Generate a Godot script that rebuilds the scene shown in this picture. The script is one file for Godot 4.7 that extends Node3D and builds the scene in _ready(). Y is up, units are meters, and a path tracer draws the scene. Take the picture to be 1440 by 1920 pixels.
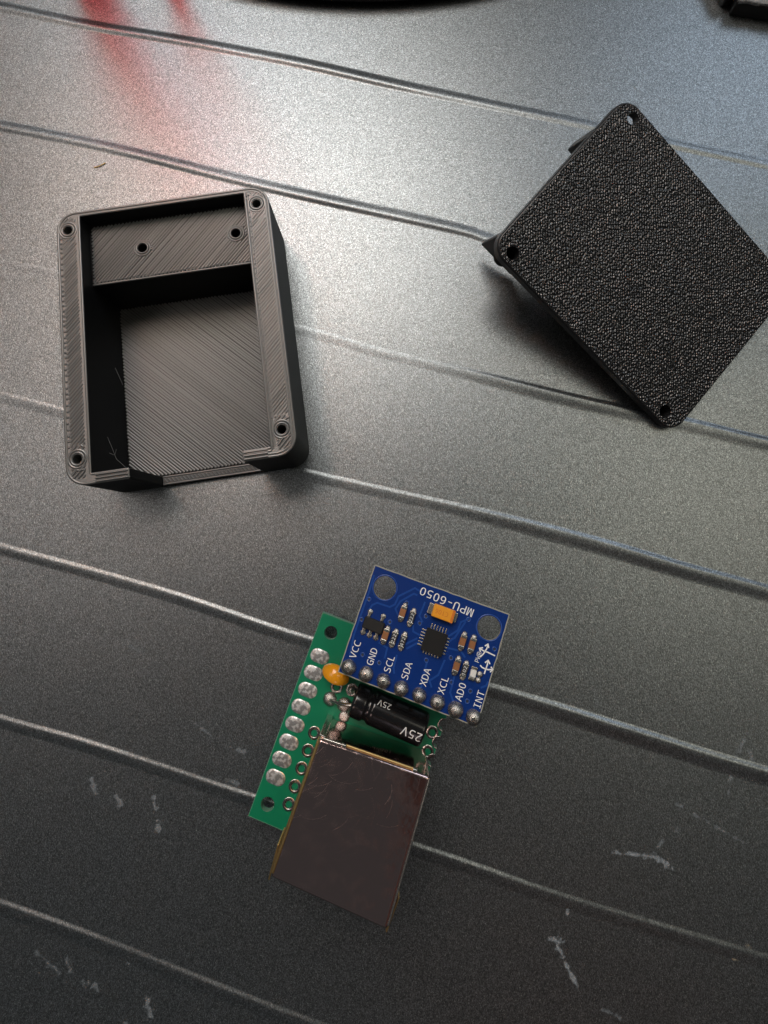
extends Node3D
# Everything is modelled in millimetres and written out in metres.

const MM := 0.001
var M := {}
var rng := RandomNumberGenerator.new()

# ---------------------------------------------------------------- mesh builder
class MB:
	var v := PackedVector3Array()
	var n := PackedVector3Array()
	var t := PackedVector2Array()
	var t2 := PackedVector2Array()
	func tri(a: Vector3, b: Vector3, c: Vector3, na := Vector3.ZERO, nb := Vector3.ZERO, nc := Vector3.ZERO, ua := Vector2.ZERO, ub := Vector2.ZERO, uc := Vector2.ZERO) -> void:
		# corners counter-clockwise seen from outside; stored clockwise as the engine wants
		var f := (b - a).cross(c - a)
		if f.length_squared() < 1e-16:
			return
		f = f.normalized()
		v.append_array([a, c, b])
		n.append_array([na if na != Vector3.ZERO else f, nc if nc != Vector3.ZERO else f, nb if nb != Vector3.ZERO else f])
		t.append_array([ua, uc, ub])
	func quad(a: Vector3, b: Vector3, c: Vector3, d: Vector3, ua := Vector2.ZERO, ub := Vector2.ZERO, uc := Vector2.ZERO, ud := Vector2.ZERO) -> void:
		tri(a, b, c, Vector3.ZERO, Vector3.ZERO, Vector3.ZERO, ua, ub, uc)
		tri(a, c, d, Vector3.ZERO, Vector3.ZERO, Vector3.ZERO, ua, uc, ud)
	func squad(a: Vector3, b: Vector3, c: Vector3, d: Vector3, na: Vector3, nb: Vector3, nc: Vector3, nd: Vector3) -> void:
		tri(a, b, c, na, nb, nc)
		tri(a, c, d, na, nc, nd)
	func planar_uv(s: float) -> void:
		for i in v.size():
			t[i] = Vector2(v[i].x, v[i].z) * s
	func move(x: Transform3D) -> void:
		for i in v.size():
			v[i] = x * v[i]
			n[i] = (x.basis * n[i]).normalized()
	func join(o: MB) -> void:
		v.append_array(o.v)
		n.append_array(o.n)
		t.append_array(o.t)
	func mesh() -> ArrayMesh:
		var a := []
		a.resize(Mesh.ARRAY_MAX)
		var w := PackedVector3Array()
		w.resize(v.size())
		for i in v.size():
			w[i] = v[i] * 0.001
		a[Mesh.ARRAY_VERTEX] = w
		a[Mesh.ARRAY_NORMAL] = n
		a[Mesh.ARRAY_TEX_UV] = t
		if t2.size() == v.size():
			a[Mesh.ARRAY_TEX_UV2] = t2
		var m := ArrayMesh.new()
		m.add_surface_from_arrays(Mesh.PRIMITIVE_TRIANGLES, a)
		return m

func put(called: String, mb: MB, m: Material, parent: Node) -> MeshInstance3D:
	var o := MeshInstance3D.new()
	o.name = called
	o.mesh = mb.mesh()
	o.material_override = m
	parent.add_child(o, true)
	return o

func put_at(called: String, mb: MB, m: Material, parent: Node, at: Vector3, turn := 0.0) -> MeshInstance3D:
	var o := put(called, mb, m, parent)
	o.position = at * MM
	o.rotation.y = turn
	return o

func thing(called: String, label: String, category: String, x := Transform3D(), group := "") -> Node3D:
	var o := Node3D.new()
	o.name = called
	add_child(o, true)
	o.transform = Transform3D(x.basis, x.origin * MM)
	o.set_meta("label", label)
	o.set_meta("category", category)
	if group:
		o.set_meta("group", group)
	return o

# rounded box, centred
func rbox(mb: MB, size: Vector3, r: float, x := Transform3D(), seg := 2) -> void:
	var h := size / 2
	r = minf(r, minf(h.x, minf(h.y, h.z)) * 0.98)
	var axes := []
	for k in 3:
		var l := []
		for i in seg + 1:
			l.append(-h[k] + r * (1.0 - cos(PI / 2 * i / seg)) if false else -h[k] + r * i / seg)
		for i in seg + 1:
			l.append(h[k] - r + r * i / seg)
		axes.append(l)
	for k in 3:
		var a := (k + 1) % 3
		var b := (k + 2) % 3
		for s: float in [-1.0, 1.0]:
			var grid := []
			for p: float in axes[a]:
				var row := []
				for q: float in axes[b]:
					var c := Vector3.ZERO
					c[k] = s * h[k]
					c[a] = p
					c[b] = q
					var inner := c.clamp(-(h - Vector3.ONE * r), h - Vector3.ONE * r)
					var nn := (c - inner).normalized()
					row.append([x * (inner + nn * r), (x.basis * nn).normalized()])
				grid.append(row)
			for i in grid.size() - 1:
				for j in grid[0].size() - 1:
					var A = grid[i][j]
					var B = grid[i + 1][j]
					var C = grid[i + 1][j + 1]
					var D = grid[i][j + 1]
					if s > 0:
						mb.squad(A[0], B[0], C[0], D[0], A[1], B[1], C[1], D[1])
					else:
						mb.squad(A[0], D[0], C[0], B[0], A[1], D[1], C[1], B[1])

# surface of revolution round +y; profile of (radius, height), from the bottom up, outside on the right
func lathe(mb: MB, profile: Array, sides := 20, x := Transform3D(), sharp := false, wob := 0.0) -> void:
	var norms := []
	for i in profile.size():
		var a: Vector2 = profile[maxi(i - 1, 0)]
		var b: Vector2 = profile[mini(i + 1, profile.size() - 1)]
		var d := (b - a).normalized()
		norms.append(Vector2(d.y, -d.x))
	var wobble := []
	for j in sides:
		wobble.append(1.0 + rng.randf_range(-wob, wob))
	for i in profile.size() - 1:
		for j in sides:
			var p := []
			var nn := []
			for c: Array in [[i, j], [i, j + 1], [i + 1, j + 1], [i + 1, j]]:
				var ang: float = TAU * float(c[1] % sides) / sides
				var pr: Vector2 = profile[c[0]]
				var nr: Vector2 = norms[c[0]]
				var w: float = wobble[c[1] % sides]
				p.append(x * Vector3(pr.x * w * cos(ang), pr.y, -pr.x * w * sin(ang)))
				nn.append((x.basis * Vector3(nr.x * cos(ang), nr.y, -nr.x * sin(ang))).normalized())
			if sharp:
				mb.quad(p[0], p[1], p[2], p[3])
			else:
				mb.squad(p[0], p[1], p[2], p[3], nn[0], nn[1], nn[2], nn[3])

func tube(mb: MB, pts: Array, r: float, sides := 6, closed := false) -> void:
	var rings := []
	var count := pts.size()
	for i in count:
		var a: Vector3 = pts[(i - 1 + count) % count] if closed else pts[maxi(i - 1, 0)]
		var b: Vector3 = pts[(i + 1) % count] if closed else pts[mini(i + 1, count - 1)]
		var d := (b - a).normalized()
		var u := d.cross(Vector3.UP)
		if u.length() < 0.05:
			u = d.cross(Vector3.RIGHT)
		u = u.normalized()
		var w := u.cross(d).normalized()
		var ring := []
		for k in sides:
			var ang := TAU * k / sides
			var nn := u * cos(ang) + w * sin(ang)
			ring.append([pts[i] + nn * r, nn])
		rings.append(ring)
	for i in (count if closed else count - 1):
		var R: Array = rings[i]
		var S: Array = rings[(i + 1) % count]
		for k in sides:
			var l := (k + 1) % sides
			mb.squad(R[k][0], S[k][0], S[l][0], R[l][0], R[k][1], S[k][1], S[l][1], R[l][1])
	if not closed:
		for e in [[0, -1.0], [count - 1, 1.0]]:
			var ring: Array = rings[e[0]]
			for k in range(1, sides - 1):
				if e[1] < 0:
					mb.tri(ring[0][0], ring[k][0], ring[k + 1][0])
				else:
					mb.tri(ring[0][0], ring[k + 1][0], ring[k][0])

# ---- outlines (x, z as Vector2; counter-clockwise in the x, z plane as drawn with z downwards turned)
func rounded_rect(x0: float, x1: float, z0: float, z1: float, r: float, seg := 6) -> PackedVector2Array:
	var o := PackedVector2Array()
	for c: Array in [[x1 - r, z1 - r, 0.0], [x0 + r, z1 - r, 0.5], [x0 + r, z0 + r, 1.0], [x1 - r, z0 + r, 1.5]]:
		for i in seg + 1:
			var a: float = PI * (c[2] + 0.5 * i / seg)
			o.append(Vector2(c[0] + r * cos(a), c[1] + r * sin(a)))
	return o

func circle(c: Vector2, r: float, seg := 18) -> PackedVector2Array:
	var o := PackedVector2Array()
	for i in seg:
		o.append(c + Vector2.from_angle(TAU * i / seg) * r)
	return o

func area(p: PackedVector2Array) -> float:
	var s := 0.0
	for i in p.size():
		s += p[i].cross(p[(i + 1) % p.size()])
	return s

# joins the holes to the outline by hairline slits so that it can be cut into triangles
func keyholed(outer: PackedVector2Array, holes: Array) -> PackedVector2Array:
	var poly := outer.duplicate()
	if area(poly) < 0:
		poly.reverse()
	var todo := []
	for h: PackedVector2Array in holes:
		var g := h.duplicate()
		if area(g) > 0:
			g.reverse()
		var at := 0
		for i in g.size():
			if g[i].x > g[at].x:
				at = i
		todo.append([g[at].x, at, g])
	todo.sort_custom(func(a, b): return a[0] > b[0])
	for item: Array in todo:
		var g: PackedVector2Array = item[2]
		var p: Vector2 = g[item[1]]
		var best := INF
		var edge := -1
		for i in poly.size():
			var a := poly[i]
			var b := poly[(i + 1) % poly.size()]
			if (a.y > p.y) == (b.y > p.y):
				continue
			var xx := a.x + (p.y - a.y) / (b.y - a.y) * (b.x - a.x)
			if xx > p.x and xx < best:
				best = xx
				edge = i
		var up := poly[(edge + 1) % poly.size()].y > poly[edge].y
		var e := 0.0006 if up else -0.0006
		var made := PackedVector2Array()
		made.append_array(poly.slice(0, edge + 1))
		made.append(Vector2(best, p.y - e))
		for i in g.size():
			var q := g[(item[1] + i) % g.size()]
			made.append(q if i else q + Vector2(0, -e))
		made.append(p + Vector2(0, e))
		made.append(Vector2(best, p.y + e))
		made.append_array(poly.slice(edge + 1))
		poly = made
	return poly

func cap(mb: MB, outer: PackedVector2Array, holes: Array, y: float, upward := true, uvs := 1.0) -> void:
	var poly := keyholed(outer, holes)
	var idx := Geometry2D.triangulate_polygon(poly)
	if idx.is_empty():
		push_warning("cap not cut")
	for i in range(0, idx.size(), 3):
		var a := poly[idx[i]]
		var b := poly[idx[i + 1]]
		var c := poly[idx[i + 2]]
		var s := (b - a).cross(c - a) < 0  # seen from above, x right and z down: clockwise in numbers is counter-clockwise from +y
		if s != upward:
			var k := b
			b = c
			c = k
		var nn := Vector3.UP if upward else Vector3.DOWN
		mb.tri(Vector3(a.x, y, a.y), Vector3(b.x, y, b.y), Vector3(c.x, y, c.y), nn, nn, nn, a * uvs, b * uvs, c * uvs)

# upright wall round an outline; outside on the outside of the loop (or inside for a hole)
func wall(mb: MB, loop: PackedVector2Array, y0: float, y1: float, hole := false, smooth := false, uvs := 1.0) -> void:
	var p := loop.duplicate()
	if (area(p) > 0) == hole:
		p.reverse()
	var run := 0.0
	var count := p.size()
	for i in count:
		var a := p[i]
		var b := p[(i + 1) % count]
		var d := b - a
		if d.length() < 1e-5:
			continue
		var la := d.length()
		var nn := Vector3(d.y, 0, -d.x).normalized()
		var na := nn
		var nb := nn
		if smooth:
			var dp := (b - p[(i - 1 + count) % count])
			var dn := (p[(i + 2) % count] - a)
			na = Vector3(dp.y, 0, -dp.x).normalized()
			nb = Vector3(dn.y, 0, -dn.x).normalized()
			if na.dot(nn) < 0.85:
				na = nn
			if nb.dot(nn) < 0.85:
				nb = nn
		var A := Vector3(a.x, y0, a.y)
		var B := Vector3(b.x, y0, b.y)
		var C := Vector3(b.x, y1, b.y)
		var D := Vector3(a.x, y1, a.y)
		mb.tri(A, C, B, na, nb, nb, Vector2(run, y0) * uvs, Vector2(run + la, y1) * uvs, Vector2(run + la, y0) * uvs)
		mb.tri(A, D, C, na, na, nb, Vector2(run, y0) * uvs, Vector2(run, y1) * uvs, Vector2(run + la, y1) * uvs)
		run += la

func slab(mb: MB, outer: PackedVector2Array, holes: Array, y0: float, y1: float, uvs := 1.0) -> void:
	cap(mb, outer, holes, y1, true, uvs)
	cap(mb, outer, holes, y0, false, uvs)
	wall(mb, outer, y0, y1, false, true, uvs)
	for h: PackedVector2Array in holes:
		wall(mb, h, y0, y1, true, true, uvs)

func inset(p: PackedVector2Array, by: float) -> PackedVector2Array:
	var r := Geometry2D.offset_polygon(p, -by, Geometry2D.JOIN_ROUND)
	return r[0] if r.size() else p

# one laid bead of plastic: a low half-round ridge from a to b (x, z) on the level y
func bead(mb: MB, a: Vector2, b: Vector2, y: float, w: float, h: float) -> void:
	var d := (b - a)
	if d.length() < 0.05:
		return
	d = d.normalized()
	var s := Vector2(-d.y, d.x)
	var last := []
	for k in 7:
		var q: float = [-1.0, -0.86, -0.62, 0.0, 0.62, 0.86, 1.0][k]
		var up := (1.0 - pow(absf(q), 3.5)) * h
		var slope := -3.5 * pow(absf(q), 2.5) * signf(q) * h / (w * 0.5)
		var o := s * q * w * 0.5
		var nn := Vector3(-s.x * slope, 1.0, -s.y * slope).normalized()
		var e := d * absf(q) * w * 0.3
		var cur := [Vector3(a.x + o.x + e.x, y + up, a.y + o.y + e.y), Vector3(b.x + o.x - e.x, y + up, b.y + o.y - e.y), nn]
		if k:
			mb.squad(last[0], cur[0], cur[1], last[1], last[2], cur[2], cur[2], last[2])
		last = cur

func loop_bead(mb: MB, loop: PackedVector2Array, y: float, w: float, h: float, closed := true) -> void:
	var pts := []
	for q in loop:
		pts.append(q)
	var count := pts.size()
	var last := []
	for i in (count + 1 if closed else count):
		var q: Vector2 = pts[i % count]
		var a: Vector2 = pts[(i - 1 + count) % count] if closed else pts[maxi(i - 1, 0)]
		var b: Vector2 = pts[(i + 1) % count] if closed else pts[mini(i + 1, count - 1)]
		var d := (b - a).normalized()
		var s := Vector2(-d.y, d.x)
		var cur := []
		for k in 5:
			var ang := PI * k / 4
			var o := s * cos(ang) * w * 0.5
			cur.append([Vector3(q.x + o.x, y + sin(ang) * h, q.y + o.y), Vector3(s.x * cos(ang) * h * 2.0, sin(ang) * w, s.y * cos(ang) * h * 2.0).normalized()])
		if i:
			for k in 4:
				mb.squad(last[k][0], cur[k][0], cur[k + 1][0], last[k + 1][0], last[k][1], cur[k][1], cur[k + 1][1], last[k + 1][1])
		last = cur

# rows of beads across a rectangle at 45 degrees; lean +1 runs up to the right, -1 down to the right
func hatch(mb: MB, x0: float, x1: float, z0: float, z1: float, y: float, lean: float, pitch: float, skip: Array = []) -> void:
	var dir := Vector2(1, -lean).normalized()
	var across := Vector2(-dir.y, dir.x)
	var mid := Vector2(x0 + x1, z0 + z1) / 2
	var reach := Vector2(x1 - x0, z1 - z0).length() / 2
	var k := -reach
	while k < reach:
		var o := mid + across * (k + rng.randf_range(-0.025, 0.025))
		var lo := -1e9
		var hi := 1e9
		for ax in 2:
			var l0: float = ([x0, z0][ax] - o[ax]) / dir[ax]
			var l1: float = ([x1, z1][ax] - o[ax]) / dir[ax]
			lo = maxf(lo, minf(l0, l1))
			hi = minf(hi, maxf(l0, l1))
		if hi - lo > 0.2:
			var cuts := [[lo + rng.randf_range(0, 0.12), hi - rng.randf_range(0, 0.12)]]
			for s: Array in skip:
				var c: Vector2 = s[0]
				var along := (c - o).dot(dir)
				var off := absf((c - o).dot(across))
				if off < s[1]:
					var half := sqrt(s[1] * s[1] - off * off)
					var fresh := []
					for g: Array in cuts:
						if along - half > g[0]:
							fresh.append([g[0], minf(g[1], along - half)])
						if along + half < g[1]:
							fresh.append([maxf(g[0], along + half), g[1]])
					cuts = fresh
			for g: Array in cuts:
				if g[1] - g[0] > 0.15:
					bead(mb, o + dir * g[0], o + dir * g[1], y, pitch * rng.randf_range(0.93, 1.02), pitch * rng.randf_range(0.15, 0.26))
		k += pitch

# ---------------------------------------------------------------- textures
func noise(kind: int, freq: float, sd: int, oct := 1) -> FastNoiseLite:
	var f := FastNoiseLite.new()
	f.noise_type = kind
	f.frequency = freq
	f.seed = sd
	f.fractal_type = FastNoiseLite.FRACTAL_FBM if oct > 1 else FastNoiseLite.FRACTAL_NONE
	f.fractal_octaves = oct
	return f

func bytes_of(f: FastNoiseLite, w: int, seamless := true) -> PackedByteArray:
	var im := f.get_seamless_image(w, w, false, false, 0.1, true) if seamless else f.get_image(w, w)
	im.convert(Image.FORMAT_L8)
	return im.get_data()

func tex(im: Image) -> ImageTexture:
	return ImageTexture.create_from_image(im)

func grey(data: PackedByteArray, w: int) -> Image:
	return Image.create_from_data(w, w, false, Image.FORMAT_L8, data)

func normal_from(data: PackedByteArray, w: int, strength: float) -> ImageTexture:
	var im := grey(data, w)
	im.convert(Image.FORMAT_RGBA8)
	im.bump_map_to_normal_map(strength)
	return tex(im)

func mat(called: String, c: Color, rough: float, metal := 0.0, spec := 0.5) -> StandardMaterial3D:
	var m := StandardMaterial3D.new()
	m.resource_name = called
	m.albedo_color = c.linear_to_srgb()
	m.roughness = rough
	m.metallic = metal
	m.metallic_specular = spec
	M[called] = m
	return m

func lin(r: float, g: float, b: float) -> Color:
	return Color(r, g, b)

func remap_bytes(d: PackedByteArray, f: Callable) -> PackedByteArray:
	var lut := PackedByteArray()
	lut.resize(256)
	for i in 256:
		lut[i] = clampi(int(f.call(i / 255.0) * 255.0), 0, 255)
	var o := PackedByteArray()
	o.resize(d.size())
	for i in d.size():
		o[i] = lut[d[i]]
	return o

func make_materials() -> void:
	# the sheet: metal flake grain
	var W := 1024
	var r1 := PackedByteArray()
	r1.resize(W * W)
	var gr1 := RandomNumberGenerator.new()
	gr1.seed = 11
	for i in range(0, W * W, 4):
		r1.encode_u32(i, gr1.randi())
	var height := PackedByteArray()
	height.resize(W * W)
	var col := PackedByteArray()
	col.resize(W * W * 3)
	var lut := PackedByteArray()
	lut.resize(256)
	for i in 256:
		lut[i] = int(255.0 * clampf(SHEET_LOW + (SHEET_HIGH - SHEET_LOW) * smoothstep(0.18, 0.82, i / 255.0), 0.0, 1.0))
	for i in W * W:
		# grains of one or two texels; glints painted in as a few bright flakes
		var q := (r1[i] * 2 + r1[(i + 1) % (W * W)] + r1[(i + W) % (W * W)]) >> 2
		height[i] = q
		var c := lut[q]
		if r1[i] > 251:
			c = mini(255, c + 110)
		col[i * 3] = c * 97 / 100
		col[i * 3 + 1] = c
		col[i * 3 + 2] = mini(255, c * 102 / 100)
	var sheet := mat("sheet", lin(1, 1, 1), 0.335, 0.94)
	sheet.albedo_texture = tex(Image.create_from_data(W, W, false, Image.FORMAT_RGB8, col))
	sheet.normal_enabled = true
	sheet.normal_texture = normal_from(height, W, 1.0)
	sheet.normal_scale = SHEET_BUMP
	var chalk := mat("chalk_residue", lin(1, 1, 1), 0.8, 0.0, 0.3)
	chalk.albedo_texture = tex(smears())
	chalk.transparency = BaseMaterial3D.TRANSPARENCY_ALPHA
	# printed black plastic, its sheen lightened into the bead colour
	var speck := bytes_of(noise(FastNoiseLite.TYPE_SIMPLEX, 0.11, 21, 3), 512)
	var speck_n := normal_from(speck, 512, 3.0)
	var pb := mat("printed_bead_sheen", lin(0.158, 0.158, 0.156), 0.30, 0.6, 0.8)
	pb.normal_enabled = true
	pb.normal_texture = speck_n
	pb.normal_scale = 0.25
	# layer lines on upright faces; shade put in as a darker black
	var L := PackedByteArray()
	L.resize(128 * 128)
	for y in 128:
		for x in 128:
			L[y * 128 + x] = clampi(int(128 + 90 * sin(TAU * y * 5.0 / 128.0)) + (speck[(y * 512 + x) % speck.size()] >> 4), 0, 255)
	var pw := mat("printed_wall_shaded", lin(0.009, 0.009, 0.010), 0.55, 0.0, 0.32)
	pw.normal_enabled = true
	pw.normal_texture = normal_from(L, 128, 2.0)
	pw.normal_scale = 0.35
	# the lid's face: the pattern of a textured print bed over the hatch
	var grain := bytes_of(noise(FastNoiseLite.TYPE_SIMPLEX_SMOOTH, 0.044, 33), 1024)
	var drift := bytes_of(noise(FastNoiseLite.TYPE_SIMPLEX, 0.016, 34, 2), 1024)
	var G := PackedByteArray()
	G.resize(1024 * 1024)
	for y in 1024:
		for x in 1024:
			# rows run at 45 degrees to the edges, as the plastic was laid, broken into grains by the bed
			var i := y * 1024 + x
			var s := 0.5 + 0.5 * sin(TAU * (x + y) * 40.0 / 1024.0 + drift[i] * 0.012)
			G[i] = clampi(int(grain[i] * (0.5 + 0.4 * s) + 25.0 * s), 0, 255)
	var lf := mat("lid_face", lin(0.008, 0.008, 0.0085), 0.22, 0.0, 0.75)
	lf.normal_enabled = true
	lf.normal_texture = normal_from(G, 1024, 14.0)
	lf.normal_scale = 1.0
	mat("lid_edge", lin(0.014, 0.014, 0.015), 0.38)
	# boards
	var mask := mat("blue_mask", lin(0.004, 0.030, 0.18), 0.2, 0.0, 0.5)
	mask.normal_enabled = true
	mask.normal_texture = speck_n
	mask.normal_scale = 0.06
	mat("blue_trace", lin(0.014, 0.065, 0.29), 0.18)
	mat("fibre_edge", lin(0.36, 0.36, 0.30), 0.75)
	var gm := mat("green_mask", lin(0.004, 0.20, 0.095), 0.3)
	gm.normal_enabled = true
	gm.normal_texture = speck_n
	gm.normal_scale = 0.05
	mat("green_edge", lin(0.16, 0.34, 0.24), 0.6)
	mat("silk", lin(0.82, 0.84, 0.84), 0.6)
	mat("via", lin(0.01, 0.02, 0.05), 0.4)
	# metals
	var blotch := bytes_of(noise(FastNoiseLite.TYPE_SIMPLEX, 0.022, 41, 4), 512)
	var tin := mat("tinned_pad", lin(1, 1, 1), 0.34, 0.7)
	tin.albedo_texture = tex(grey(remap_bytes(blotch, func(q): return 0.64 + 0.28 * smoothstep(0.3, 0.66, q)), 512))
	tin.normal_enabled = true
	tin.normal_texture = speck_n
	tin.normal_scale = 0.2
	var so := mat("solder", lin(0.50, 0.485, 0.46), 0.24, 1.0)
	so.normal_enabled = true
	so.normal_texture = speck_n
	so.normal_scale = 0.8
	mat("lead", lin(0.66, 0.63, 0.57), 0.22, 1.0)
	mat("gold", lin(0.75, 0.52, 0.22), 0.3, 1.0)  # jack edges: warm reflection put into the metal's colour
	var sm := bytes_of(noise(FastNoiseLite.TYPE_SIMPLEX, 0.012, 51, 5), 512, true)
	var sh := mat("shield", lin(0.74, 0.53, 0.49), 1.0, 1.0)
	var sr := Image.create(512, 512, false, Image.FORMAT_L8)
	for y in 512:
		for x in 512:
			sr.set_pixel(x, y, Color.from_hsv(0, 0, 0.09 + 0.10 * smoothstep(0.4, 0.85, sm[y * 512 + x] / 255.0)))
	var g2 := RandomNumberGenerator.new()
	g2.seed = 5
	for k in 110:
		# wiped finger marks: bundles of short arcs
		var c := Vector2(150, 190) if k < 45 else Vector2(300, 330) if k < 75 else Vector2(380, 130)
		var p := c + Vector2(g2.randfn(0, 60), g2.randfn(0, 60))
		var ang := g2.randfn(2.2 if k < 75 else 0.9, 0.35)
		var v := g2.randf_range(0.18, 0.30)
		for i in g2.randi_range(30, 90):
			p += Vector2.from_angle(ang)
			ang += 0.012
			for w in 2:
				var q := Vector2i(p) + Vector2i(w, 0)
				if q.x >= 0 and q.y >= 0 and q.x < 512 and q.y < 512:
					sr.set_pixelv(q, Color.from_hsv(0, 0, v))
	sh.roughness_texture = tex(sr)
	sh.normal_enabled = true
	sh.normal_texture = normal_from(sm, 512, 1.2)
	sh.normal_scale = 0.25
	# components
	mat("chip", lin(0.011, 0.011, 0.011), 0.6, 0.0, 0.4)
	mat("chip_face", lin(0.012, 0.012, 0.012), 0.7, 0.0, 0.35)
	mat("tantalum", lin(0.80, 0.32, 0.012), 0.35)
	mat("tantalum_mark", lin(0.62, 0.16, 0.005), 0.5)
	mat("mlcc", lin(0.28, 0.115, 0.04), 0.4)
	mat("resistor", lin(0.014, 0.014, 0.016), 0.35)
	mat("ceramic", lin(0.75, 0.75, 0.72), 0.4)
	mat("yellow_bead", lin(0.88, 0.36, 0.015), 0.13, 0.0, 0.6)
	mat("sleeve", lin(0.008, 0.008, 0.009), 0.16, 0.0, 0.6)
	mat("black_plastic", lin(0.012, 0.012, 0.012), 0.45)
	mat("hole_shade", lin(0.004, 0.004, 0.004), 0.9)  # shade inside the lid holes put into the colour
	mat("string", lin(0.25, 0.25, 0.25), 0.4)
	# things at the top edge
	mat("dark_dish", lin(0.045, 0.042, 0.036), 0.5)
	var gr := bytes_of(noise(FastNoiseLite.TYPE_SIMPLEX, 0.02, 61, 4), 256)
	var wd := mat("weathered_wood", lin(1, 1, 1), 0.85)
	wd.albedo_texture = tex(grey(remap_bytes(gr, func(q): return 0.42 + 0.25 * q), 256))
	wd.heightmap_enabled = false
	wd.normal_enabled = true
	wd.normal_texture = normal_from(gr, 256, 8.0)
	wd.normal_scale = 1.2
	var rc := mat("red_clear", lin(0.9, 0.10, 0.11), 0.05)
	rc.albedo_color.a = 0.02
	rc.refraction_enabled = true
	rc.refraction_scale = 0.03
	mat("unseen_red_cloth", lin(0.085, 0.042, 0.037), 0.9)
	mat("red_foot", lin(0.5, 0.03, 0.03), 0.4)
	mat("straw", lin(0.85, 0.60, 0.22), 0.6)

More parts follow.
